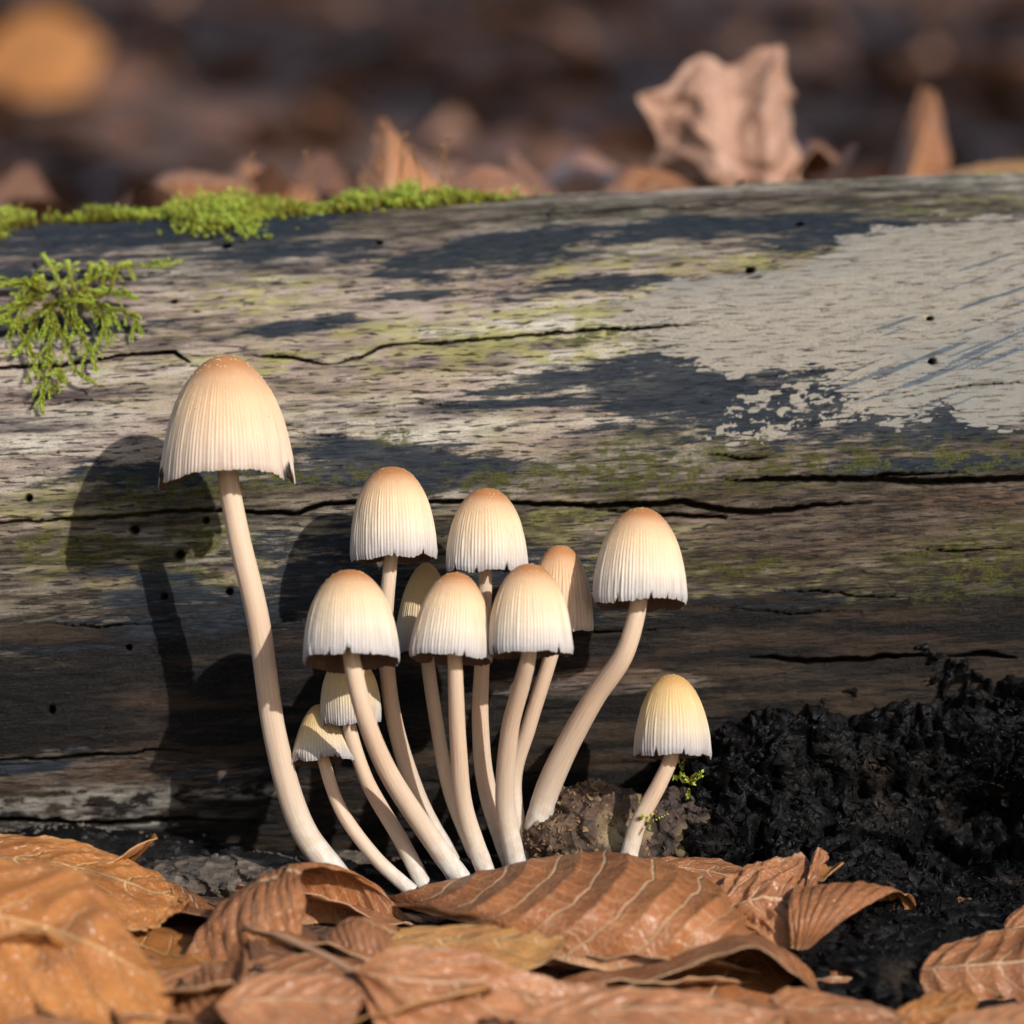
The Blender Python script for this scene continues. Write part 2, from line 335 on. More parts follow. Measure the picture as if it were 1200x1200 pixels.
LM = {
 'orange': mat_leaf('leaf_orange_brown', (0.52, 0.20, 0.045), (0.36, 0.125, 0.03), (0.70, 0.46, 0.22), 0.34, 7, 2.0, 0.5, 0.2),
 'chest': mat_leaf('leaf_chestnut', (0.43, 0.16, 0.052), (0.24, 0.08, 0.028), (0.70, 0.48, 0.28), 0.38, 8.5, 2.0, 0.5, 0.16),
 'ochre': mat_leaf('leaf_ochre', (0.54, 0.275, 0.08), (0.42, 0.18, 0.055), (0.76, 0.55, 0.28), 0.42, 6, 1.8, 0.4, 0.22),
 'pink': mat_leaf('leaf_light_brown', (0.50, 0.215, 0.088), (0.33, 0.12, 0.046), (0.74, 0.50, 0.31), 0.34, 6, 2.4, 0.5, 0.18),
 'rose': mat_leaf('leaf_rose_brown', (0.50, 0.29, 0.20), (0.37, 0.19, 0.125), (0.62, 0.44, 0.33), 0.45, 4, 2.0, 0.4, 0.15, 0.15, 0.5),
 'rust': mat_leaf('leaf_rust', (0.22, 0.105, 0.065), (0.15, 0.07, 0.045), (0.32, 0.2, 0.13), 0.5, 7, 1.8, 0.3, 0.12),
 'smooth': mat_leaf('leaf_smooth_orange', (0.52, 0.205, 0.05), (0.38, 0.13, 0.03), (0.64, 0.37, 0.16), 0.30, 6, 2.0, 0.55, 0.2, 0.35, 0.6),
 'dark': mat_leaf('leaf_dark', (0.20, 0.085, 0.042), (0.12, 0.05, 0.026), (0.36, 0.22, 0.13), 0.36, 7, 1.8, 0.5, 0.12),
}

# ------------------------------------------------------------------ ground: one sheet, level before the log, a long slope behind it
def gz(x, y):
    x = np.asarray(x, float); y = np.asarray(y, float)
    far = np.clip(y - 17, 0, None)
    z = sst(4, 17, y) * 11.2 + 1.2 * sst(15, 26, y) - 3.0 * sst(32, 58, y) + 0.13 * np.clip(y - 60, 0, None)
    amp = 0.35 + 1.3 * sst(20, 90, np.abs(y)) + 20 * sst(300, 3000, np.hypot(x, y))
    z = z - 0.33 * (np.clip(-1.5 - y, 0, 10) + 0.15 * np.clip(-11.5 - y, 0, 60))
    z = z - 0.6 * sst(3, 7, x) * sst(-0.5, -3.5, y)
    return z - 0.25 + amp * (fbm(x * 0.06, y * 0.06, 4, 5) - 0.5) + 0.5 * (fbm(x * 0.5, y * 0.5, 3, 9) - 0.5)
def spaced(lo, hi, fl, fh, step, g=1.09):
    c = list(np.arange(fl, fh, step)); s = step; a = c[-1]; up = []
    while a < hi: s *= g; a += s; up.append(min(a, hi))
    s = step; a = c[0]; dn = []
    while a > lo: s *= g; a -= s; dn.append(max(a, lo))
    return np.array(dn[::-1] + c + up)
gx = spaced(-9000, 9000, -22, 22, 0.35); gy = spaced(-6000, 12000, -24, 60, 0.4)
GX, GY = np.meshgrid(gx, gy, indexing='ij')
g = mk('ground', np.stack([GX, GY, gz(GX, GY)], -1), gridfaces(len(gx), len(gy)), M['ground'])
tag(g, 'dark humus forest floor sloping up behind the log', 'ground', kind='structure')

# ------------------------------------------------------------------ log
LR, LY, LZ, TILT = 8.0, 11.0, 6.05, math.tan(math.radians(2.7))
def log_axis_z(x): return LZ + TILT * x
def surf(x, t, off=0.0):
    th = np.asarray(t) / LR; r = LR + off
    return np.stack([np.broadcast_to(x, th.shape) + 0 * th, LY - r * np.cos(th), log_axis_z(np.asarray(x)) + r * np.sin(th)], -1)
def px2s(px, py):
    """photo pixel -> (x, arc length) on the round of the log"""
    d = W(px, py, 0) - CAM; o = CAM
    # cylinder along (1,0,TILT): remove the tilt by shearing z
    dz = d[2] - TILT * d[0]; oz = o[2] - TILT * o[0] - LZ; oy = o[1] - LY
    a = d[1] ** 2 + dz ** 2; b = 2 * (oy * d[1] + oz * dz); c = oy ** 2 + oz ** 2 - LR ** 2
    D = b * b - 4 * a * c
    s = (-b - math.sqrt(max(D, 0))) / (2 * a)
    p = o + d * s
    return np.array([p[0], LR * math.atan2(p[2] - log_axis_z(p[0]), LY - p[1])])
lx = spaced(-75, 85, -12.0, 12.0, 0.031, 1.12)
th_f = np.arange(math.radians(-62), math.radians(97), 0.031 / LR)
th_b = np.linspace(math.radians(97), math.radians(298), 40)[1:-1]
lt = np.concatenate([th_f, th_b]) * LR
X, T = np.meshgrid(lx, lt, indexing='ij')
inner = np.exp(-np.clip(np.abs(X) - 12, 0, None) / 6)
# where the marks are, in surface coordinates
wx = (fbm(X * 0.5, T * 1.6, 4, 21) - 0.5); wy = (fbm(X * 0.6, T * 1.8, 4, 33) - 0.5)
brk = fbm(X * 1.6, T * 7, 4, 41) - 0.5
def blob(lst, warp=0.6, rough=0.7, soft=0.35):
    m = np.zeros_like(X)
    for (cx, cy, rx, ry, *r) in lst:
        ang = math.radians(r[0]) if r else 0.0
        c = px2s(cx, cy); e1 = px2s(cx, max(cy - ry, 212)); e2 = px2s(cx, cy + ry)
        sy = max(abs(e1[1] - e2[1]) / 2, 0.12); sx = rx / 56.0
        dx = X - c[0] + wx * warp * min(sx, 2.5); dy = T - c[1] + wy * warp * min(sy, 1.0) * 1.6
        ux = dx * math.cos(ang) + dy * math.sin(ang); uy = -dx * math.sin(ang) + dy * math.cos(ang)
        m = np.maximum(m, sst(-soft, soft, 1 - np.sqrt((ux / sx) ** 2 + (uy / sy) ** 2) + brk * rough))
    return m
stain = blob([(120, 268, 150, 24, 0), (300, 268, 120, 16), (20, 325, 75, 16), (330, 295, 150, 12), (500, 306, 62, 20), (600, 290, 130, 22, 2), (700, 335, 110, 11, 4), (840, 268, 190, 13, 5),
              (1010, 275, 130, 14, 5), (800, 452, 130, 48, 3), (950, 468, 175, 52, 0), (1120, 490, 130, 30), (700, 436, 90, 20, 12), (620, 452, 70, 10, 8), (230, 552, 150, 18), (440, 546, 110, 36), (560, 545, 60, 12),
              (110, 745, 130, 26), (60, 830, 110, 52), (230, 720, 110, 60), (380, 690, 90, 70), (300, 850, 200, 60), (870, 715, 130, 20), (100, 385, 130, 8), (330, 385, 60, 10), (390, 375, 30, 8), (900, 755, 120, 20), (30, 900, 60, 9),
              (1090, 545, 120, 10), (620, 700, 120, 40), (960, 730, 130, 22), (1120, 740, 130, 18), (480, 345, 60, 6), (90, 380, 60, 10), (640, 470, 120, 7)], 0.8, 1.0, 0.8)
stain = stain * (0.72 + 0.6 * fbm(X * .9, T * 3.2, 4, 203, .6))
paint = blob([(1130, 350, 190, 105, 16), (960, 365, 190, 56, 8), (830, 365, 110, 40, 2), (1080, 300, 130, 25, 18), (1175, 440, 80, 60), (1250, 350, 90, 120)], 0.35, 0.55, 0.22)
spl = blob([(930, 475, 120, 34, 24), (1000, 465, 70, 20, 40), (900, 495, 70, 16), (1050, 480, 60, 14), (860, 425, 60, 12), (1090, 470, 50, 12)], 0.5, 0.5, 0.4)
pn = fbm(X * 4.5, T * 7.5, 5, 171, .7) - .5
paint = np.maximum(paint + 1.15 * (fbm(X * 2.6, T * 7, 5, 181, .75) - .5) * (paint > 0.02), spl * 0.50 + 1.5 * pn * spl)
algae = np.maximum(blob([(620, 398, 210, 26, 3), (300, 345, 80, 22), (430, 385, 90, 14), (280, 425, 90, 14), (760, 655, 110, 50), (880, 672, 170, 30), (600, 620, 120, 30), (260, 655, 60, 45), (120, 660, 90, 30), (60, 600, 80, 30),
               (560, 300, 120, 12), (700, 318, 90, 14), (950, 300, 190, 14, 5), (1090, 240, 180, 14, 5), (1000, 690, 170, 26), (1130, 655, 90, 40), (340, 340, 90, 16), (740, 350, 90, 18), (640, 370, 110, 20)], 0.8, 0.9, 0.6),
               0.25 * (fbm(X * 0.3, T * 0.6, 3, 77) > 0.5))
mossy = blob([(620, 565, 110, 24), (760, 552, 150, 32), (870, 548, 90, 26), (1110, 535, 110, 24), (1000, 540, 80, 18), (330, 560, 140, 14), (190, 580, 110, 26), (90, 640, 70, 20), (640, 612, 70, 12), (470, 510, 24, 10), (1140, 660, 80, 40), (880, 660, 60, 12), (240, 640, 60, 30), (760, 385, 120, 9, 3)], 0.8, 0.9, 0.6)
brown = blob([(930, 635, 130, 22, -2), (1130, 590, 140, 24), (1080, 625, 130, 22), (800, 600, 90, 12), (1160, 690, 70, 20), (130, 905, 170, 24), (700, 790, 150, 24), (1000, 760, 160, 16), (60, 770, 90, 20), (1000, 600, 170, 15), (900, 575, 130, 14)], 0.8, 0.8, 0.6)
grey = np.maximum(blob([(800, 560, 300, 45), (1050, 640, 230, 120), (1080, 530, 180, 40), (130, 700, 220, 60), (500, 620, 200, 50), (950, 710, 300, 40), (250, 590, 200, 40), (1000, 240, 300, 30, 4), (700, 250, 200, 20), (300, 265, 350, 36), (1050, 560, 280, 60), (1100, 700, 260, 90), (1000, 640, 320, 60), (560, 660, 200, 60), (100, 650, 200, 40)], 0.7, 0.8, 0.7),  # greyed wood; right-hand blobs also paint in the dimmer light on that side
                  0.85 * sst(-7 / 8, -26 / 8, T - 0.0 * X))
pale = blob([(70, 940, 120, 14), (120, 960, 120, 8), (15, 975, 50, 14), (250, 925, 90, 8)], 0.7, 0.8, 0.5)
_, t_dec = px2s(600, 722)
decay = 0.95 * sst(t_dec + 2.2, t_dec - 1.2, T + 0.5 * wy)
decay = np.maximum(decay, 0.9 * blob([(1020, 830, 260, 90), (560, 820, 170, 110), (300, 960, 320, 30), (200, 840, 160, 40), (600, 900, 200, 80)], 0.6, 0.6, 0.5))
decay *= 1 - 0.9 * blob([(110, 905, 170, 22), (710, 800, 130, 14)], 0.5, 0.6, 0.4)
# relief
D = 0.30 * (fbm(X * 0.12, T * 0.35, 3, 2) - 0.5) + 0.14 * (fbm(X * 0.25, T * 1.6, 4, 4) - 0.5)
D += inner * (0.055 * (fbm(X * 0.9, T * 7, 4, 6, 0.6) - 0.5) + 0.03 * (fbm(X * 2.2, T * 14, 3, 8) - 0.5))
dsh = vn(X * 1.7 + 1.2 * wx, T * 11, 61); D -= inner * 0.035 * sst(0.72, 0.9, dsh) * (1 - 0.7 * paint)
D += inner * 0.07 * decay * (fbm(X * 3, T * 4, 4, 66, 0.6) - 0.5)
D += inner * 0.05 * mossy * (fbm(X * 9, T * 9, 3, 71) - 0.3)
def seg_dist(pts):
    P = np.array([px2s(*p[:2]) for p in pts]); ws = np.array([p[2] for p in pts])
    best = np.full(X.shape, 9.0); wv = np.full(X.shape, 1e-3)
    xm, xM = P[:, 0].min() - 0.4, P[:, 0].max() + 0.4; rows = np.where((lx > xm) & (lx < xM))[0]
    if len(rows) == 0: return best, wv
    a, b = rows[0], rows[-1] + 1
    xs = X[a:b] + 0.03 * wx[a:b]; ts = T[a:b] + 0.10 * (fbm(X[a:b] * 3, T[a:b] * 0.4, 4, 91, 0.6) - 0.5)
    bs = best[a:b].copy(); wb = wv[a:b].copy()
    for i in range(len(P) - 1):
        d = P[i + 1] - P[i]; q = np.clip(((xs - P[i, 0]) * d[0] + (ts - P[i, 1]) * d[1]) / (d @ d + 1e-9), 0, 1)
        dd = np.hypot(xs - P[i, 0] - q * d[0], ts - P[i, 1] - q * d[1]); wq = ws[i] + q * (ws[i + 1] - ws[i])
        n = dd < bs; bs = np.where(n, dd, bs); wb = np.where(n, wq, wb)
    best[a:b] = bs; wv[a:b] = wb
    return best, wv
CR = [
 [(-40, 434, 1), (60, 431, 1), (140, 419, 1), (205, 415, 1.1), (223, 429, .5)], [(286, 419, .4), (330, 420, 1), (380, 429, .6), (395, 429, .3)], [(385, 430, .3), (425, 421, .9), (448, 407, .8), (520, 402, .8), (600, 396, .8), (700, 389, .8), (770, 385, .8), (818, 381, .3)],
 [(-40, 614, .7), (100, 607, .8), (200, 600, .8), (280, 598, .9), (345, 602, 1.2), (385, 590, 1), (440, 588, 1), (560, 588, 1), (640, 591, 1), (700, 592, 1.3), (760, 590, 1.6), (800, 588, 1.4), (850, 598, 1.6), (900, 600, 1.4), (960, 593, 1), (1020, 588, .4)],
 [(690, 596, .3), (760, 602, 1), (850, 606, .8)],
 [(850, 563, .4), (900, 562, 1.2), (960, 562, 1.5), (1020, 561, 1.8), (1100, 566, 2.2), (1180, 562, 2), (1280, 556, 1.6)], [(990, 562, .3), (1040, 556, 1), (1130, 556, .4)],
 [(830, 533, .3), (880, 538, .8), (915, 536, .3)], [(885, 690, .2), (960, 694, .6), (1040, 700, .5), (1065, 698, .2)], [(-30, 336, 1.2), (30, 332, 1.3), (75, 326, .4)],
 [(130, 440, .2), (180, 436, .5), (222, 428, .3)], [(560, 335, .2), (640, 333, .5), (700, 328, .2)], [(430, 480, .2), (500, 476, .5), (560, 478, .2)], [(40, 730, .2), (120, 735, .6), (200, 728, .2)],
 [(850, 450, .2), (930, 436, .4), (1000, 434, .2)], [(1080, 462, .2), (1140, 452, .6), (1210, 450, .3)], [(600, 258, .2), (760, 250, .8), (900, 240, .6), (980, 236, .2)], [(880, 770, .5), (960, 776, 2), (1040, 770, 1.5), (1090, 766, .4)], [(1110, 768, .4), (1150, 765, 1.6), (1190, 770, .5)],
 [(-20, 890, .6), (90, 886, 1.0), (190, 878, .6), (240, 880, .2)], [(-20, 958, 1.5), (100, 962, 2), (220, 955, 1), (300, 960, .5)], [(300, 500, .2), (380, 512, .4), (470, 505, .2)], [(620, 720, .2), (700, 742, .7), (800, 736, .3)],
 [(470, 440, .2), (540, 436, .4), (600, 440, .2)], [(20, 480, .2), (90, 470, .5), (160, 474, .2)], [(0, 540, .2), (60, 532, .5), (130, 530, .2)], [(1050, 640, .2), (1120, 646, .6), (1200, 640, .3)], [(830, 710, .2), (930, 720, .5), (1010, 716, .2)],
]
soil = np.zeros_like(X); DC = np.zeros_like(X)  # soil: mask of the painted shade in cracks and holes; DC: their depth
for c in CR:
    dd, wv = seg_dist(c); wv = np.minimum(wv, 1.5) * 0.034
    soil = np.maximum(soil, 0.9 * np.clip(wv / 0.03, 0, 1) * sst(1.7, 1.0, dd / (wv + 0.004)))  # shade painted along the crack
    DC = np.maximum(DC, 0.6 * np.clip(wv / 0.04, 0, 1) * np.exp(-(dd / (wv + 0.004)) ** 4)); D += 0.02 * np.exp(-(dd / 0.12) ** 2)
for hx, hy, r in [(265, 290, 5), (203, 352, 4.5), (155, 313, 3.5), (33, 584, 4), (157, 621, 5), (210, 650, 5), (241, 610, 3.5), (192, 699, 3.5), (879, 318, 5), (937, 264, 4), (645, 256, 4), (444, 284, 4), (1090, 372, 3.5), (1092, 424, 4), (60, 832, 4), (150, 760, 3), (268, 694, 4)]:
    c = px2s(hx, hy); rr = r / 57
    soil = np.maximum(soil, 0.9 * np.exp(-(((X - c[0]) ** 2 + (T - c[1]) ** 2) / (0.9 * rr) ** 2) ** 3))  # shade painted inside the hole
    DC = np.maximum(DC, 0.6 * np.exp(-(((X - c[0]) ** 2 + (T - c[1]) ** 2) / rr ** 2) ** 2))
D += inner * 0.015 * paint
V = surf(X, T, D)
V[..., 0] = X; V[..., 1] += DC; V[..., 2] -= 0.06 * DC
# rounded, broken ends
ct = np.array([[lx[0], LY, log_axis_z(lx[0])], [lx[-1], LY, log_axis_z(lx[-1])]])
nL, mL = X.shape
F = gridfaces(nL, mL, True)
Vf = np.concatenate([V.reshape(-1, 3), ct])
ends = []
for j in range(mL):
    k = (j + 1) % mL
    ends += [[nL * mL, k, j, j], [nL * mL + 1, (nL - 1) * mL + j, (nL - 1) * mL + k, (nL - 1) * mL + k]]
z2 = np.zeros(2)
logroot = empty('fallen_log', (0, LY, 0))
G1 = fbm(X * .35, T * 2.6, 5, 111, .6); G2 = fbm(X * 1.2, T * 14, 3, 121, .6); HUE = fbm(X * .25, T * .9, 3, 131)
NAL = fbm(X * 2.2, T * 6, 5, 141, .65); NMS = fbm(X * 5, T * 8, 4, 151, .65)
ca, sa = math.cos(math.radians(22)), math.sin(math.radians(22))
SCR = fbm((X * ca + T * sa) * .55, (-X * sa + T * ca) * 9, 4, 161, .6) - 0.14 * (1 - blob([(1080, 420, 170, 60, 15), (1000, 430, 120, 40), (1150, 330, 90, 40)], .5, .6, .8))
A = {'surf': np.concatenate([np.stack([X, T, 0 * X], -1).reshape(-1, 3), np.zeros((2, 3))])}
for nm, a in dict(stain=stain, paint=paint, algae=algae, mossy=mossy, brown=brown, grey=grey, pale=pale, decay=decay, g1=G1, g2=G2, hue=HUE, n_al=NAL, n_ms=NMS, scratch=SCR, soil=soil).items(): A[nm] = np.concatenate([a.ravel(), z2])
F3 = np.array([e[:3] for e in ends])
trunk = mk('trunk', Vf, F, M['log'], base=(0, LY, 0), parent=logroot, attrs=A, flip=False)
for e in (0, 1):
    rim = V[-e]; Ve = np.concatenate([rim, ct[e:e + 1]])
    mk('end_grain', Ve, np.array([[mL, (j + 1) % mL, j] for j in range(mL)]), M['slab'], base=(0, LY, 0), parent=logroot, smooth=False)
tag(logroot, 'weathered fallen log with cracks, blue-black stains and a patch of old beige paint', 'log')
# black crumbling crust spilling from the foot of the log
cx = spaced(2.2, 40, 2.4, 11.6, 0.034, 1.15); s = np.linspace(0, 1, 330)
prof = catmull(np.array([(3.7, 5.0), (3.1, 4.5), (2.75, 3.7), (2.5, 2.8), (2.2, 1.9), (1.4, 0.9), (0.2, 0.1), (-1.5, -0.30), (-3.2, -0.95), (-5, -1.9)]), 330)
CX, CS = np.meshgrid(cx, s, indexing='ij'); PY = np.broadcast_to(prof[:, 0], CX.shape); PZ = np.broadcast_to(prof[:, 1], CX.shape)
al = CS * 13
wa = fbm(CX * .6, al * .6, 4, 5, .55); wb = fbm(CX * .6, al * .6, 4, 15, .55)
f1, f2, idv = worley(CX * 0.50 + 2.0 * wa, al * 0.70 + 2.0 * wb, 3); t1 = worley.tilt
g1, g2, id2 = worley(CX * 1.2 + 2.2 * wb, al * 1.5 + 2.2 * wa, 8); t2 = worley.tilt
dc = 0.9 * (idv - 0.5) + 1.5 * t1 - 0.55 * sst(0.16, 0.0, f2 - f1) + (0.16 * (id2 - 0.5) + 0.35 * t2) * sst(0, .14, g2 - g1) - 0.10 * sst(0.10, 0, g2 - g1)
bil = np.abs(2 * fbm(CX * 0.9, al * 1.1, 4, 55, .5) - 1); dc += 0.75 * (0.35 - bil) + 0.16 * (0.3 - np.abs(2 * fbm(CX * 2.4, al * 3.8, 4, 59, .55) - 1))
dc += 0.10 * (fbm(CX * 3.0, al * 4, 4, 65, .6) - 0.5) + 0.14 * (fbm(CX * 7, al * 10, 4, 75, .65) - .5)
dc *= 0.8 * (1 - 0.8 * sst(0.60, 0.74, CS))
edge = sst(4.6, 3.0, CX + 1.2 * (fbm(CX * .8, al * .8, 3, 85) - .5) + 0.6 * sst(0.1, 0.4, CS) - 1.2 * sst(0.62, .95, CS)); top = sst(0.33, 0.13, CS + 0.28 * (fbm(CX * .55, al * .5, 4, 95) - .5))
cav = np.exp(-(((CX - 9.6) / 1.5) ** 2 + ((PZ - 0.9) / 0.75) ** 2)) + 0.7 * np.exp(-(((CX - 4.1) / 0.8) ** 2 + ((PZ - 3.4) / 0.5) ** 2))
crY = PY - dc * 0.75 + 3.0 * edge + 1.9 * top + 2.6 * cav * (CS < 0.8); crZ = PZ + dc * 0.5 - 0.9 * edge * (CS > .5) + TILT * CX * (1 - CS)
mk('black_crust', np.stack([CX, crY, crZ], -1), gridfaces(len(cx), 330), M['crust'], base=(0, LY, 0), parent=logroot, flip=False)
cv = np.stack([CX, crY, crZ], -1); rs = np.random.RandomState(77); fv, ff, k = [], [], 0
vis = np.argwhere((edge < .35) & (top < .35) & (CX < 11.8) & (CS < .93)); vis = vis[rs.choice(len(vis), 5200)]
cn = np.cross(np.gradient(cv, axis=0), np.gradient(cv, axis=1)); cn /= np.linalg.norm(cn, axis=2)[..., None] + 1e-9
for a_, b_ in vis:
    p = cv[a_, b_]; n_ = cn[a_, b_] + rs.randn(3) * .45; n_ /= np.linalg.norm(n_); n_ *= np.sign(n_ @ np.array([0, -1, .4])) or 1
    e_ = np.cross(n_, rs.randn(3)); e_ /= np.linalg.norm(e_); f_ = np.cross(n_, e_); sz = 0.05 + 0.16 * rs.rand() ** 3
    an = np.sort(rs.uniform(0, 2 * PI, 5)); q = p + sz * (np.cos(an)[:, None] * e_ * 1.4 + np.sin(an)[:, None] * f_ * .8) * rs.uniform(.6, 1.1, 5)[:, None] + n_ * .012
    fv += list(q) + [p + n_ * sz * .35, p - n_ * .05]
    for i in range(5): j = (i + 1) % 5; ff += [[k + i, k + j, k + 5], [k + j, k + i, k + 6]]
    k += 7
fo = mk('crust_flakes', np.array(fv), np.array(ff), M['crust'], base=(0, LY, 0), parent=logroot, smooth=False); fo['kind'] = 'stuff'
# ------------------------------------------------------------------ rotten lumps at the mushrooms' feet
def lump(name, c, r, mat, seed, amp=0.3, label='', cat='', fr=1.2, n=90, chips=0, chipmat=None, chip=0.06):
    c = np.array(c); th = np.linspace(0.02, PI - 0.02, n); ph = np.linspace(0, 2 * PI, 2 * n, endpoint=False)
    TH, PH = np.meshgrid(th, ph, indexing='ij'); d = np.stack([np.sin(TH) * np.cos(PH), np.sin(TH) * np.sin(PH), np.cos(TH)], -1)
    p = d * np.array(r); q = p * fr
    nn = (fbm(q[..., 0] + q[..., 1] * .7, q[..., 2] * 1.1 + q[..., 1] * .6, 4, seed, .55) - .5) * 2
    f1, f2, idv = worley(q[..., 0] * 2.5 + q[..., 1], q[..., 2] * 2.5 + q[..., 1] * .8, seed)
    k = np.sin(TH) ** 0.3
    p = p * (1 + k * amp * (nn + 0.7 * (idv - .5) * sst(0, .2, f2 - f1) - 0.2))[..., None]
    o = mk(name, p + c, gridfaces(n, 2 * n, True), mat, base=c); tag(o, label, cat)
    if chips:
        rr = np.random.RandomState(seed); Vs, Fs = [], []; k = 0; nrm = p.reshape(-1, 3)
        sel = rr.choice(len(nrm), chips)
        for i in sel:
            if nrm[i, 1] > 0.3: continue
            sz = chip * (0.4 + rr.rand() ** 2 * 1.4); a = rr.randn(3); a /= np.linalg.norm(a); b = np.cross(a, rr.randn(3)); b /= np.linalg.norm(b); e = np.cross(a, b)
            Vs += [nrm[i] + sz * (1.3 * a), nrm[i] + sz * b, nrm[i] - sz * (1.3 * a), nrm[i] - sz * b, nrm[i] + 0.45 * sz * e, nrm[i] - .45 * sz * e]
            Fs += [[k, k + 1, k + 4], [k + 1, k + 2, k + 4], [k + 2, k + 3, k + 4], [k + 3, k, k + 4], [k + 1, k, k + 5], [k + 2, k + 1, k + 5], [k + 3, k + 2, k + 5], [k, k + 3, k + 5]]; k += 6
        ch = mk('wood_crumbs', np.array(Vs), np.array(Fs), chipmat or mat, parent=o, smooth=False); ch['kind'] = 'stuff'
    return o
lump('rotten_wood_lump', W(700, 985, 2.2), (1.55, 1.1, 1.15), M['crumb'], 4, 0.22, 'crumbling brown rotten wood lump at the feet of the two mushrooms beside the black crust', 'rotten wood', 1.2, 110, 1500, mat_plain('crumb_bits', (0.20, 0.125, 0.07), 0.75, 0.3, 0.7, 900), 0.05)
lump('rotten_wood_lump', W(790, 1000, 2.4), (1.3, 1.0, 1.35), mat_crumb('dark_rotten_wood', (0.03, 0.02, 0.015), (0.085, 0.05, 0.035), (0.14, 0.11, 0.04)), 12, 0.3, 'dark rotten wood lump behind the lone small mushroom', 'rotten wood', 1.4, 110, 700, mat_plain('crumb_bits_dark', (0.07, 0.045, 0.03), 0.75, 0.3, 0.7, 900), 0.045)
lump('pale_wood_slab', W(330, 1030, 3.3), (3.4, 1.4, 0.62), M['slab'], 17, 0.28, 'pale mottled slab of rotten wood under the foot of the log', 'rotten wood', 0.9, 100, 500, M['slab'], 0.05)
lump('dark_soil_lump', W(560, 1046, 2.3), (3.2, 1.5, 0.75), M['crust'], 23, 0.25, 'black soil mound from which the mushroom cluster grows', 'soil', 1.0, 100, 400, M['crust'], 0.05)
lump('dark_soil_lump', W(60, 1010, 4.2), (4.2, 1.2, 0.7), M['crust'], 29, 0.3, 'black soil ridge beneath the log behind the jagged orange leaf', 'soil', 1.0, 100, 400, M['slab'], 0.05)

lump('dark_soil_lump', W(1020, 1146, -2.2), (2.4, 1.8, 0.6), M['crust'], 37, 0.3, 'black soil heap between the rolled dark leaf and the ribbed leaf', 'soil', 1.3, 100, 900, M['crust'], 0.05)
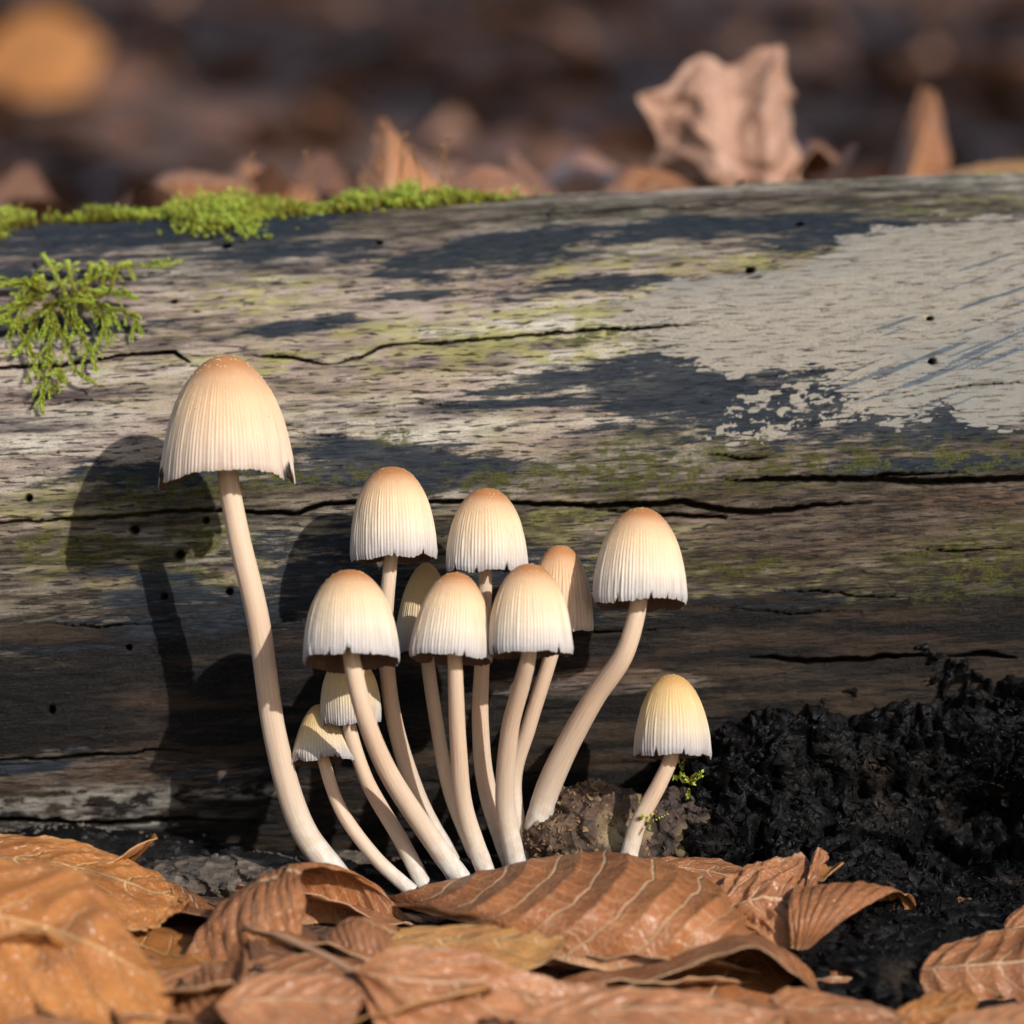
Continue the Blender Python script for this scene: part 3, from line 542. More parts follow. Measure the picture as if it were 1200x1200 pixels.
# ------------------------------------------------------------------ mushrooms
def mushroom(label, apex, rimc, width, Y, stem, swid, back=12, prof=(2.2, 2.1), N=64, mat=1, seed=0, sides=0.0, splits=5, flare=0.0, wav=0.03, yaw=0.0, ridge=0.0085, bites=(), inrim=0.03, curl=0.0):
    """apex, rimc: pixels of the top and of the middle of the rim; stem: list of (px, py, Y) from the foot up"""
    r = np.random.RandomState(seed + 100)
    A0 = W(apex[0], apex[1], Y); C = W(rimc[0], rimc[1], Y); R = np.linalg.norm(W(rimc[0] + width / 2, rimc[1], Y) - C)
    ax = A0 - C; Hh = np.linalg.norm(ax); ax /= Hh; bk = math.radians(back)
    ax = ax * math.cos(bk) + np.array([0, 1, 0]) * math.sin(bk); ax /= np.linalg.norm(ax)
    e1 = np.cross([0, 1, 0], ax); e1 /= np.linalg.norm(e1); e2 = np.cross(ax, e1)     # e1: to the photo's right, e2: away from the camera
    Hh /= math.cos(bk) ** 0.5
    base = W(*stem[0]); root = empty('mushroom', base); tag(root, label, 'mushroom', 'mushrooms growing at the foot of the log')
    N = int(N * 1.22); nphi = N * 6; nt = 56
    ph = np.linspace(0, 2 * PI, nphi, endpoint=False); tt = np.linspace(0, 1, nt) ** 1.35
    PH, TT = np.meshgrid(ph, tt); 
    pw = PH + 0.5 / N * np.interp(PH, np.linspace(0, 2 * PI, 14), np.append(r.randn(13), 0)) * 2
    kk = 0.5 + 0.5 * np.cos(N * pw + 0.6 * np.sin(5 * TT + 3 * PH))
    kk = 0.72 * kk + 0.28 * (0.5 + 0.5 * np.cos(2.37 * N * pw + 9 * vn(PH * 3, TT, seed + 4)))
    kk = kk * (0.25 + 1.3 * vn(PH * N / 5.2, TT * 3.5, seed) * (0.5 + vn(PH * N / 17., TT * 1.2, seed + 1)))
    rad = (1 - (1 - TT) ** prof[0]) ** (1 / prof[1])
    rad = rad * (1 + flare * TT ** 3)
    rad *= 1 + 0.05 * (vn(np.cos(PH) * 1.2, np.sin(PH) * 1.2 + TT, seed + 5) - 0.5) * 2 * TT
    rad -= inrim * sst(0.93, 1.0, TT)
    per = vn(np.cos(PH) * 2.2 + 4, np.sin(PH) * 2.2, seed + 9) - 0.5
    fine = vn(PH * N / 2.0 / PI * 2, 0 * PH, seed + 3) - 0.5
    low = 1 + (wav * 2 * per + 0.018 * fine) * sst(0.6, 1, TT) + sides * (np.cos(PH) ** 2 - 0.35) * sst(0.35, 1, TT)
    for i in range(splits):
        p0 = -PI / 2 + r.uniform(-1.3, 1.3) if i < splits - 1 else r.uniform(0, 6.28)
        dd = np.abs((PH - p0 + PI) % (2 * PI) - PI); dp = r.uniform(0.03, 0.10)
        low -= dp * np.clip(1 - dd / (0.05 * dp / .1 + 0.012), 0, 1) * sst(1 - 2 * dp, 1, TT)
    ink = np.zeros_like(PH)
    for p0, dp, ww in bites:
        dd = np.abs((PH - p0 + PI) % (2 * PI) - PI) + 0.25 * ww * (vn(PH * 30, TT * 9, seed) - .5); low -= dp * sst(1, .35, dd / ww) * sst(1 - 2.5 * dp, 1, TT); ink = np.maximum(ink, sst(1.5, 1.0, dd / ww) * sst(1 - 1.1 * dp, 1 - .5 * dp, TT))
    zz = 1 - TT * low
    rr_ = R * rad + ridge * 2.0 * (kk - 0.5) * sst(0.10, 0.4, TT) * (0.6 + 0.9 * TT)
    rr_ += curl * R * sst(0.8, 1, TT) * per
    Pc = C + (rr_ * np.cos(PH))[..., None] * e1 + (rr_ * np.sin(PH))[..., None] * e2 + (zz * Hh)[..., None] * ax
    cap = mk('cap', Pc, gridfaces(nt, nphi, True), CAPC[mat], base=base, parent=root, attrs={'h': TT.ravel(), 'ridge': kk.ravel(), 'ink': ink.ravel()}, flip=True)
    # gills: a fluted lining from the rim up to the stem
    ng = N + 30; npg = ng * 4; ph2 = np.linspace(0, 2 * PI, npg, endpoint=False); qs = np.linspace(0, 1, 9)
    P2, Q = np.meshgrid(ph2, qs)
    rimr = np.interp(P2.ravel(), np.append(ph, 2 * PI), np.append(rr_[-1], rr_[-1, 0])).reshape(P2.shape)
    rimz = np.interp(P2.ravel(), np.append(ph, 2 * PI), np.append(zz[-1], zz[-1, 0])).reshape(P2.shape)
    saw = np.abs(((P2 * ng / (2 * PI)) % 1) * 2 - 1)
    sr = 0.18 * R
    gr = rimr * (0.988 - 0.02 * Q) * (1 - Q) + sr * Q
    gzv = rimz * Hh + Hh * (0.015 + 0.30 * np.sin(Q * PI / 2) ** 0.9) * (Q > 0) + 0.07 * R * (saw - 0.5) * np.sin(np.clip(Q * 3, 0, PI / 2)) * (1 - 0.6 * Q)
    Pg = C + (gr * np.cos(P2))[..., None] * e1 + (gr * np.sin(P2))[..., None] * e2 + gzv[..., None] * ax
    mk('gills', Pg, gridfaces(9, npg, True), M['gills'], base=base, parent=cap)
    # glistening granules on the crown
    Vs, Fs, k = [], [], 0
    for _ in range(170):
        t_ = r.rand() ** 1.3 * 0.62; p_ = r.uniform(0, 2 * PI); it = min(int(np.searchsorted(tt, t_)), nt - 1); ip = int(p_ / (2 * PI) * nphi) % nphi
        q = Pc[it, ip]; sz = R * 0.0125 * (0.5 + r.rand())
        for dv in ((1, 0, 0), (-1, 0, 0), (0, 1, 0), (0, -1, 0), (0, 0, 1), (0, 0, -1)): Vs.append(q + sz * np.array(dv))
        for f in ((0, 2, 4), (2, 1, 4), (1, 3, 4), (3, 0, 4), (2, 0, 5), (1, 2, 5), (3, 1, 5), (0, 3, 5)): Fs.append([k + x for x in f])
        k += 6
    gro = mk('granules', np.array(Vs), np.array(Fs), M['gran'], base=base, parent=cap); gro['kind'] = 'stuff'
    # stem
    pts = [W(*q) for q in stem]; 
    pts[-1] = C + ax * Hh * 0.02 + (pts[-1] - C) * np.array([1, 0, 0]) * 0.5
    pts.append(C + ax * Hh * 0.34 + (pts[-1] - C) * 0.3)
    ns = 70; cur = catmull(np.array(pts), ns); hs = np.linspace(0, 1, ns)
    wd = np.interp(hs, np.linspace(0, 1, len(swid)), swid) / 60 / 2 * 0.9 
    wd = wd * (1 + 0.05 * (vn(hs * 6, 0 * hs, seed) - .5))
    Vt, Ft = tube(cur, wd, 28)
    ang = np.broadcast_to(np.abs(np.linspace(-1, 1, 28)), (ns, 28)); nrm = Vt - cur[:, None]
    bumpy = 1 + 0.05 * (vn(ang * 7, hs[:, None] * 9 + 0 * ang, seed + 2) - .5) + 0.10 * (vn(ang * 9, hs[:, None] * 40 + 0 * ang, seed + 7) - .5) * sst(0.25, 0.0, hs)[:, None]
    Vt = cur[:, None] + nrm * bumpy[..., None]
    mk('stem', Vt, Ft, M['stem'], base=base, parent=root, attrs={'h': np.broadcast_to(hs[:, None], (ns, 28)).ravel(), 'ang': ang.ravel()})
    return root
mushroom('tallest mushroom with the largest tan bell cap, standing apart from the cluster', (263, 416), (267, 556), 158, 0.2,
         [(398, 1030, 1.6), (352, 965, 1.3), (322, 860, 0.9), (303, 730, 0.5), (280, 630, 0.3), (266, 560, 0.2)], [36, 34, 31, 30, 28, 23], back=2, prof=(1.62, 2.0), N=84, mat=0, seed=1, sides=0.14, splits=0, bites=[(-0.38, .11, .13), (PI + 0.35, .09, .12), (0.2, .12, .2)], wav=0.035, inrim=-0.01)
mushroom('cream capped mushroom standing highest in the cluster, its stem passing behind a front cap', (458, 547), (461, 656), 101, 0.9,
         [(530, 1010, 2.2), (490, 935, 2.0), (461, 840, 1.5), (452, 740, 1.1), (455, 660, 0.9)], [24, 23, 21, 19, 18], back=8, prof=(2.3, 2.2), N=62, mat=1, seed=2, splits=4)
mushroom('wide cream capped mushroom with brown granular crown, overhanging a small ochre capped one', (408, 668), (411, 776), 111, -1.2,
         [(540, 1030, 1.0), (500, 975, 0.6), (455, 905, -0.2), (428, 840, -0.9), (414, 780, -1.2)], [30, 27, 25, 23, 19], back=17, prof=(2.15, 2.1), N=66, mat=1, seed=3, splits=4, flare=0.04)
mushroom('narrow shaded brown capped mushroom tucked behind two cream caps', (500, 660), (495, 766), 66, 1.9,
         [(560, 1010, 2.3), (528, 930, 2.2), (512, 850, 2.1), (504, 770, 1.9)], [20, 19, 18, 15], back=6, prof=(2.0, 2.0), N=46, mat=2, seed=4, splits=2)
mushroom('orange crowned cream mushroom whose cap overlaps its neighbour, on a straight slender stem', (535, 671), (528, 774), 95, -0.7,
         [(575, 1038, 1.2), (545, 950, 0.7), (537, 870, 0.0), (538, 775, -0.7)], [27, 23, 20, 17], back=14, prof=(2.0, 2.1), N=58, mat=1, seed=5, splits=4, flare=0.03)
mushroom('pale cream capped mushroom rising directly behind the overlapping pair of front caps', (570, 572), (571, 669), 94, 0.7,
         [(606, 1028, 1.9), (572, 930, 1.7), (563, 850, 1.3), (565, 770, 1.0), (568, 672, 0.7)], [27, 24, 21, 18, 16], back=4, prof=(2.2, 2.15), N=58, mat=1, seed=6, splits=3)
mushroom('greyish cream capped front mushroom with stem bending toward the cluster base', (620, 661), (621, 768), 97, -0.9,
         [(608, 1024, 1.5), (592, 945, 1.0), (597, 860, 0.2), (612, 800, -0.5), (619, 770, -0.9)], [28, 25, 23, 20, 18], back=10, prof=(2.2, 2.1), N=60, mat=1, seed=7, splits=5)
mushroom('tan capped mushroom with a furrowed cap half hidden behind the greyish cream one', (657, 639), (655, 738), 76, 1.1,
         [(616, 1015, 2.3), (602, 920, 2.1), (620, 850, 1.7), (642, 780, 1.3), (655, 740, 1.1)], [23, 21, 20, 18, 16], back=3, prof=(2.1, 2.2), N=40, mat=0, seed=8, splits=2, ridge=0.017)
mushroom('cream capped mushroom on a thick slanting stem at the edge of the cluster', (752, 595), (750, 709), 111, 0.0,
         [(628, 972, 2.0), (640, 930, 1.8), (661, 882, 1.4), (695, 820, 0.8), (732, 765, 0.2), (747, 712, 0.0)], [34, 34, 31, 27, 23, 19], back=11, prof=(2.05, 2.1), N=64, mat=1, seed=9, splits=6)
mushroom('lone small cream capped mushroom beside the black crust, moss at its foot', (788, 791), (788, 887), 91, 0.4,
         [(735, 1010, 0.8), (748, 965, 0.7), (772, 920, 0.5), (786, 888, 0.4)], [24, 22, 20, 16], back=10, prof=(1.95, 2.05), N=52, mat=2, seed=10, splits=6)
mushroom('small ochre capped mushroom sheltered directly under the wide cream cap', (408, 772), (412, 848), 72, 0.9,
         [(498, 1040, 1.2), (470, 985, 1.2), (430, 915, 1.0), (405, 856, 0.9)], [22, 20, 18, 15], back=4, prof=(2.6, 2.6), N=52, mat=2, seed=11, splits=4)
mushroom('smallest mushroom with a torn, flared ochre and grey cap', (372, 826), (379, 894), 70, 1.1,
         [(483, 1045, 1.0), (440, 1005, 1.0), (400, 950, 1.1), (381, 898, 1.1)], [20, 18, 17, 14], back=8, prof=(1.5, 1.8), N=48, mat=2, seed=12, splits=8, flare=0.18, wav=0.10, curl=0.35)

# ------------------------------------------------------------------ leaves
def leaf_mesh(G, U, Vv, mat, nv=8.0, slant=2.0, relief=0.05, rough=0.03, seed=0, name='leaf', base=None, thick=0.02, wave=0.0):
    """G (nu,nv,3) surface; U,Vv its leaf coordinates. Adds the pleats between side veins, the midrib and buckles; gives it thickness."""
    du = np.gradient(G, axis=0); dv = np.gradient(G, axis=1); n = np.cross(du, dv); n /= np.linalg.norm(n, axis=2)[..., None] + 1e-9
    av = np.abs(Vv); q = U * nv - (0.45 * av + 0.55 * av * av) * slant
    pl = np.abs(np.sin(PI * (q + 0.5))) ** 0.8
    d = relief * (pl - 0.5) * sst(0.0, 0.2, av) * (0.4 + 0.6 * sst(1.05, 0.6, av)) - 0.04 * np.exp(-(Vv / 0.05) ** 2)
    d += rough * (fbm(U * 16, Vv * 6, 3, seed) - .5) * 2 + rough * 5 * (fbm(U * 3.5, Vv * 1.8, 3, seed + 8) - .5)
    d += wave * np.sin(U * nv * PI * 2 + seed) * sst(0.6, 1, av)
    P = G + n * d[..., None]
    a, b = U.shape; base = P[0, b // 2] if base is None else base
    top = P + n * thick / 2; bot = P - n * thick / 2
    V = np.concatenate([top.reshape(-1, 3), bot.reshape(-1, 3)]); F = gridfaces(a, b); k = a * b
    ring = np.concatenate([np.arange(b), np.arange(1, a) * b + b - 1, (a - 1) * b + np.arange(b - 2, -1, -1), np.arange(a - 2, 0, -1) * b])
    r2 = np.roll(ring, -1)
    side = np.stack([ring, ring + k, r2 + k, r2], 1)
    F = np.concatenate([F, F[:, ::-1] + k, side])
    uv = np.stack([U, Vv, 0 * U], -1).reshape(-1, 3)
    return newmesh(name, V - base, F, LM[mat], attrs={'leaf': np.concatenate([uv, uv])}), base
def hero(label, rails, mat, vpos=None, ends=None, nu=110, nvv=64, stalk=None, name='fallen_leaf', group=None, jag=0.0, tip_first=False, **kw):
    """rails: rows of (px,py,Y) points running along the leaf, one row after another across it; ends: shared base and tip pixels"""
    k_ = 0.62
    near = lambda q: (q[0], q[1], q[2] * k_ if q[2] < 0 else q[2])      # the heap's depth
    rails = [[near(q) for q in rl] for rl in rails]; ends = [near(q) for q in ends] if ends else None; stalk = [near(q) for q in stalk] if stalk else None
    Rr = []
    for rl in rails:
        p = [W(*q) for q in rl]
        if ends: p = [W(*ends[0])] + p + [W(*ends[1])]
        Rr.append(catmull(np.array(p), nu))
    Rr = np.array(Rr); Gd = catmull(Rr, nvv).transpose(1, 0, 2)
    vpos = vpos or np.linspace(-1, 1, len(rails)); vv = catmull(np.array(vpos, float)[:, None], nvv)[:, 0]
    U, Vv = np.meshgrid(np.linspace(0, 1, nu), vv, indexing='ij')
    if tip_first: U = 1 - U
    if jag:
        sd = kw.get('seed', 0); pull = jag * (vn(U * 26, 0 * U, sd) * sst(.5, 1, np.abs(Vv)) + vn(Vv * 9, 0 * U, sd + 3) * sst(.75, 1, U))
        cen = Gd.mean(axis=(0, 1)); Gd = Gd + (cen - Gd) * pull[..., None]
    me, base = leaf_mesh(Gd, U, Vv, mat, name=name, **kw)
    o = obj(name, me, None, base); tag(o, label, 'leaf', group)
    if stalk:
        P = catmull(np.array([W(*q) for q in stalk]), 24); Vt, Ft = tube(P, np.linspace(0.07, 0.055, 24), 10)
        mk('leaf_stalk', Vt, Ft, M['stalk'], base=base, parent=o)
    return o
FG = 'beech leaves heaped before the log'
# the large arched chestnut leaf in front of the cluster
hero('large arched chestnut beech leaf with raised pale ribs, lying against the mushroom stems',
     [[(560, 1075, 0.9), (660, 1060, 1.0), (745, 1055, 1.0), (830, 1062, 0.9)],
      [(555, 1026, -0.9), (655, 1006, -1.0), (745, 1005, -1.2), (840, 1038, -2.0)],
      [(552, 1038, -3.0), (658, 1026, -3.6), (762, 1026, -4.0), (850, 1056, -4.4)],
      [(550, 1064, -4.8), (660, 1066, -6.0), (770, 1072, -6.4), (852, 1084, -6.0)],
      [(552, 1086, -5.0), (650, 1124, -6.4), (755, 1142, -6.8), (840, 1126, -6.2)]], 'chest', vpos=[-0.9, 0.0, 0.3, 0.68, 1.0], ends=[(452, 1056, -1.0), (890, 1098, -3.0)], nu=190, nvv=120, nv=8.5, slant=2.0, relief=0.13, seed=3, rough=0.045, tip_first=True)
hero('jagged orange-brown leaf propped against the foot of the log, its tip ragged',
     [[(-30, 975, -1.2), (70, 982, -1.2), (140, 1002, -1.3), (192, 1028, -1.6)],
      [(-30, 992, -2.4), (70, 1002, -2.4), (150, 1022, -2.4), (206, 1046, -2.6)],
      [(-30, 1018, -3.4), (80, 1028, -3.6), (160, 1052, -3.8), (212, 1062, -3.4)],
      [(-20, 1070, -4.2), (90, 1075, -4.8), (160, 1094, -5.0), (190, 1085, -4.4)]], 'orange', vpos=[-1, -.3, .35, 1], ends=[(-120, 1010, -2.5), (226, 1058, -3.0)], nu=130, nvv=80, nv=7, relief=0.07, seed=5, jag=0.10, rough=0.05)
hero('smooth glossy orange-brown leaf overlapping the jagged orange one',
     [[(-70, 1000, -8), (30, 1012, -8), (98, 1024, -8.3), (150, 1092, -9)],
      [(-70, 1050, -9.5), (30, 1062, -9.6), (105, 1085, -9.8), (165, 1130, -10)],
      [(-70, 1120, -10.6), (30, 1135, -10.8), (110, 1160, -11), (180, 1172, -11)],
      [(-70, 1200, -11.5), (30, 1215, -12), (110, 1225, -12.2), (185, 1205, -11.5)]], 'smooth', vpos=[-1, -.2, .4, 1], ends=[(-190, 1100, -10), (205, 1168, -10.5)], nu=80, nvv=50, relief=0.10, seed=7, rough=0.022)
hero('curled leaf rolled open like a tunnel at the foot of the tallest mushroom',
     [[(215, 1128, -5.5), (275, 1140, -6.3), (330, 1125, -6.6), (352, 1095, -6.5)],
      [(235, 1085, -5.2), (285, 1075, -6.2), (330, 1065, -6.5), (358, 1055, -6.4)],
      [(265, 1050, -4.6), (305, 1030, -5.2), (335, 1021, -5.3), (352, 1022, -5.3)],
      [(290, 1042, -3.6), (325, 1020, -3.8), (352, 1015, -3.8), (385, 1018, -3.6)],
      [(330, 1050, -2.4), (370, 1024, -2.2), (410, 1024, -2.0), (440, 1040, -2.0)],
      [(350, 1085, -1.8), (390, 1085, -1.5), (430, 1085, -1.4), (482, 1080, -1.6)]], 'chest', nu=90, nvv=100, vpos=[-1, -.45, 0, .35, .7, 1], relief=0.05, seed=9, rough=0.05)
hero('flat ochre leaf with pale ribs lying in front of the large arched leaf',
     [[(470, 1088, -5.6), (540, 1082, -5.4), (610, 1083, -5.4), (650, 1090, -5.6)],
      [(455, 1105, -6.6), (540, 1105, -6.6), (610, 1103, -6.6), (652, 1100, -6.4)],
      [(480, 1130, -7.6), (545, 1138, -7.8), (610, 1136, -7.6), (648, 1122, -7.2)]], 'ochre', ends=[(410, 1110, -6.6), (672, 1094, -6.2)], nu=90, nvv=60, nv=6, relief=0.08, seed=11)
hero('small dark curled leaf between the tunnel leaf and the flat ochre leaf',
     [[(392, 1120, -7), (420, 1132, -7.4), (455, 1128, -7.4)], [(388, 1098, -6.8), (420, 1088, -7), (458, 1104, -7)], [(400, 1080, -5.8), (430, 1078, -5.8), (468, 1090, -5.9)], [(410, 1110, -5.2), (440, 1110, -5), (474, 1118, -5.2)]], 'chest', nu=50, nvv=50, seed=13, relief=0.05)
hero('pinkish leaf with spreading pale veins and a long stalk pointing at the tunnel leaf',
     [[(470, 1112, -10.2), (560, 1118, -9.8), (640, 1142, -9.6), (700, 1150, -9.8)],
      [(470, 1150, -11), (560, 1160, -10.8), (650, 1172, -10.8), (710, 1180, -10.8)],
      [(450, 1215, -12), (540, 1225, -12), (640, 1225, -12), (700, 1215, -12)]], 'pink', ends=[(412, 1140, -10.6), (745, 1185, -11)], nu=90, nvv=60, nv=5, slant=2.6, relief=0.2, seed=15, rough=0.07,
     stalk=[(416, 1140, -10.6), (385, 1122, -10.4), (350, 1106, -10.2), (322, 1094, -10)])
hero('dull pinkish-brown leaf lying across the stalk of the pinkish veined leaf',
     [[(285, 1150, -11.2), (335, 1140, -11), (385, 1142, -11), (412, 1150, -11)], [(280, 1175, -11.8), (335, 1170, -11.8), (385, 1172, -11.8), (416, 1172, -11.6)], [(285, 1215, -12.6), (340, 1220, -12.8), (385, 1215, -12.6), (412, 1200, -12.2)]], 'pink', ends=[(250, 1180, -12), (425, 1165, -11.2)], nu=70, nvv=50, relief=0.07, seed=17)
hero('brown leaf twisted into a funnel beside the tunnel leaf',
     [[(150, 1185, -9.6), (205, 1160, -9.6), (245, 1125, -9.4)], [(165, 1205, -10.6), (225, 1185, -10.8), (262, 1150, -10.4)], [(205, 1215, -10.8), (262, 1190, -10.9), (284, 1150, -10.5)], [(240, 1200, -10), (280, 1160, -10), (292, 1118, -9.7)], [(225, 1160, -9.2), (262, 1130, -9.1), (276, 1106, -9)]], 'chest', nu=60, nvv=70, seed=19, relief=0.05)
hero('twisted light brown leaf with an upturned tip beyond the large arched leaf',
     [[(862, 1030, -1.0), (900, 1014, -1.0), (938, 1002, -1.0), (955, 1006, -1.2)],
      [(850, 1052, -2.2), (890, 1035, -2.4), (925, 1035, -2.4), (948, 1024, -2.0)],
      [(862, 1080, -3.0), (895, 1072, -3.4), (925, 1075, -3.4), (942, 1050, -2.8)],
      [(890, 1105, -3.4), (912, 1115, -3.9), (932, 1105, -3.8), (940, 1075, -3.2)]], 'pink', ends=[(838, 1046, -1.8), (962, 994, -1.2)], nu=90, nvv=70, seed=21, relief=0.08, rough=0.09)
hero('small torn scrap of orange leaf at the upturned tip of the twisted leaf',
     [[(958, 1012, -1.0), (972, 1016, -1.0)], [(955, 1024, -1.3), (972, 1024, -1.4)], [(960, 1032, -1.6), (970, 1028, -1.6)]], 'orange', ends=[(948, 1024, -1.3), (990, 1010, -1.4)], nu=24, nvv=16, seed=22, relief=0.02, rough=0.02)
hero('brown leaf sliver showing between the arched leaf and the black crust',
     [[(770, 1004, 0.6), (830, 1006, 0.6), (880, 1022, 0.4)], [(770, 1014, -0.2), (835, 1022, -0.2), (890, 1040, -0.4)], [(780, 1050, -0.8), (840, 1058, -0.8), (890, 1068, -0.8)]], 'chest', ends=[(720, 1010, 0.4), (935, 1050, -0.2)], nu=60, nvv=40, seed=23)
hero('dark brown leaf rolled into a hollow, resting on the black crust',
     [[(928, 1112, -4.4), (936, 1114, -4.5), (945, 1113, -4.5)],
      [(925, 1075, -4.2), (955, 1074, -4.5), (990, 1078, -4.5)],
      [(930, 1042, -3.0), (985, 1037, -3.1), (1046, 1046, -3.1)],
      [(960, 1045, -1.5), (1015, 1044, -1.4), (1070, 1054, -1.4)],
      [(965, 1080, -.7), (1020, 1085, -.6), (1075, 1088, -.6)],
      [(960, 1128, -1.0), (1015, 1130, -.9), (1066, 1124, -.9)]], 'chest', nu=80, nvv=90, seed=25, relief=0.05)
hero('brown leaf arching over a deep hollow in front of the twisted leaf',
     [[(700, 1165, -8.4), (770, 1150, -8.6), (840, 1120, -8.7), (890, 1110, -8.7), (930, 1140, -8.4)],
      [(690, 1142, -7.0), (765, 1128, -7.0), (835, 1104, -7.0), (885, 1100, -7), (935, 1125, -7)],
      [(700, 1150, -5.4), (770, 1140, -5.2), (840, 1125, -5), (890, 1120, -5), (940, 1140, -5.2)],
      [(720, 1185, -4.8), (780, 1180, -4.4), (845, 1175, -4.2), (890, 1172, -4.2), (935, 1175, -4.4)]], 'chest', ends=[(630, 1158, -7.2), (960, 1165, -6.4)], nu=100, nvv=60, seed=27)
hero('thin brown leaf edge-on below the dark rolled leaf',
     [[(965, 1136, -4.6), (1000, 1130, -4.5), (1030, 1132, -4.5)], [(960, 1150, -5.6), (1000, 1148, -5.6), (1034, 1146, -5.4)], [(970, 1176, -6.2), (1000, 1182, -6.3), (1030, 1176, -6)]], 'chest', ends=[(930, 1150, -5.2), (1046, 1160, -5)], nu=50, nvv=36, seed=29)
hero('ribbed brown leaf curled downward on the dark soil beside the black crust',
     [[(1100, 1110, -4.4), (1150, 1095, -4), (1200, 1086, -3.8), (1260, 1085, -3.8)], [(1090, 1128, -5.4), (1150, 1118, -5.4), (1210, 1110, -5.4), (1260, 1112, -5.4)], [(1085, 1150, -6), (1145, 1150, -6.3), (1210, 1148, -6.3), (1265, 1148, -6.2)], [(1092, 1172, -6), (1145, 1182, -6.4), (1205, 1184, -6.4), (1260, 1178, -6.2)]], 'chest', ends=[(1078, 1136, -5.4), (1330, 1130, -5)], nu=110, nvv=60, nv=10, slant=0.8, relief=0.09, seed=31)
hero('dark leaf lying in the shaded hollow beneath the black crust',
     [[(1130, 1052, 0.4), (1165, 1056, 0.3), (1190, 1066, 0.3)], [(1125, 1068, -.6), (1160, 1074, -.8), (1190, 1078, -.8)], [(1135, 1082, -1.4), (1160, 1092, -1.6), (1185, 1090, -1.6)]], 'dark', ends=[(1112, 1058, -.2), (1202, 1082, -.8)], nu=50, nvv=36, seed=33)
hero('folded brown leaf propped behind the ribbed curled leaf',
     [[(1186, 1070, -2.4), (1215, 1060, -2.4), (1245, 1064, -2.4)], [(1178, 1092, -3), (1212, 1085, -3), (1250, 1085, -3)], [(1188, 1116, -3.4), (1215, 1118, -3.4), (1245, 1112, -3.4)]], 'chest', ends=[(1172, 1105, -3), (1290, 1085, -3)], nu=50, nvv=36, seed=35)
hero('pinkish-brown leaf with a shadowed fold lying below the dark hollow leaf',
     [[(640, 1172, -11), (720, 1158, -10.6), (800, 1160, -10.4), (860, 1172, -10.4)], [(640, 1195, -11.8), (720, 1186, -11.6), (800, 1184, -11.4), (870, 1188, -11.2)], [(650, 1225, -12.6), (720, 1230, -12.8), (800, 1228, -12.6), (865, 1215, -12)]], 'pink', ends=[(600, 1200, -12), (925, 1186, -10.8)], nu=70, nvv=50, seed=37, relief=0.1)
hero('light brown leaf with a raised fold in front of the thin edge-on leaf',
     [[(930, 1158, -8.8), (985, 1168, -8.6), (1030, 1178, -8.6)], [(925, 1180, -9.6), (985, 1184, -9.6), (1035, 1188, -9.4)], [(935, 1212, -10.2), (985, 1215, -10.4), (1030, 1208, -10)]], 'chest', ends=[(900, 1170, -9.4), (1062, 1196, -9.4)], nu=50, nvv=40, seed=39)
hero('small bright orange leaf curled up in front of the ribbed leaf',
     [[(1062, 1176, -8.4), (1090, 1164, -8.2), (1120, 1162, -8.2)], [(1056, 1190, -9), (1090, 1184, -9), (1128, 1178, -9)], [(1066, 1215, -9.4), (1092, 1218, -9.4), (1122, 1204, -9.2)]], 'orange', ends=[(1040, 1190, -9), (1146, 1172, -8.6)], nu=50, nvv=40, seed=41)
hero('dull brown leaf lying below the ribbed curled leaf',
     [[(1130, 1186, -10), (1170, 1180, -9.8), (1215, 1180, -9.8)], [(1120, 1202, -10.6), (1170, 1200, -10.6), (1220, 1198, -10.6)], [(1130, 1230, -11.2), (1170, 1235, -11.2), (1215, 1225, -11)]], 'pink', ends=[(1096, 1205, -10.6), (1270, 1195, -10.4)], nu=50, nvv=36, seed=43)
hero('broad brown leaf sloping below the tunnel leaf',
     [[(190, 1140, -7.6), (260, 1130, -7.4), (330, 1120, -7.4), (390, 1118, -7.4)], [(190, 1165, -8.6), (260, 1158, -8.6), (330, 1146, -8.6), (400, 1140, -8.4)], [(200, 1200, -9.6), (260, 1198, -9.8), (330, 1188, -9.8), (390, 1172, -9.4)]], 'chest', ends=[(140, 1175, -8.8), (440, 1132, -8.4)], nu=80, nvv=50, seed=45)
for k, (px_, wd_, up_, m_, sd_, lab) in enumerate([(60, 190, 22, 'chest', 81, 'brown leaf sloping in front of the smooth glossy orange leaf'), (210, 170, 6, 'pink', 82, 'pinkish leaf lying in front of the funnel leaf'), (560, 200, 10, 'chest', 83, 'chestnut leaf in front of the pinkish veined leaf'),
        (780, 190, 12, 'orange', 84, 'orange-brown leaf lying in front of the pinkish-brown folded leaf'), (980, 170, 4, 'chest', 85, 'chestnut leaf in front of the light brown folded leaf'), (1130, 180, 10, 'pink', 86, 'pinkish leaf in front of the small bright orange leaf'), (390, 160, 4, 'ochre', 87, 'ochre leaf in front of the dull pinkish-brown leaf')]):
    y_ = 1218 - up_
    hero(lab, [[(px_ - wd_ * .3, y_ + 6, -13.2), (px_, y_ - 4, -13.0), (px_ + wd_ * .3, y_ + 4, -13.1)], [(px_ - wd_ * .32, y_ + 26, -14.2), (px_, y_ + 18, -14.2), (px_ + wd_ * .32, y_ + 24, -14.2)], [(px_ - wd_ * .28, y_ + 62, -15.4), (px_, y_ + 66, -15.6), (px_ + wd_ * .28, y_ + 60, -15.4)]],
         m_, ends=[(px_ - wd_ * .6, y_ + 36, -14.4), (px_ + wd_ * .6, y_ + 26, -14.2)], nu=60, nvv=40, seed=sd_, relief=.08)
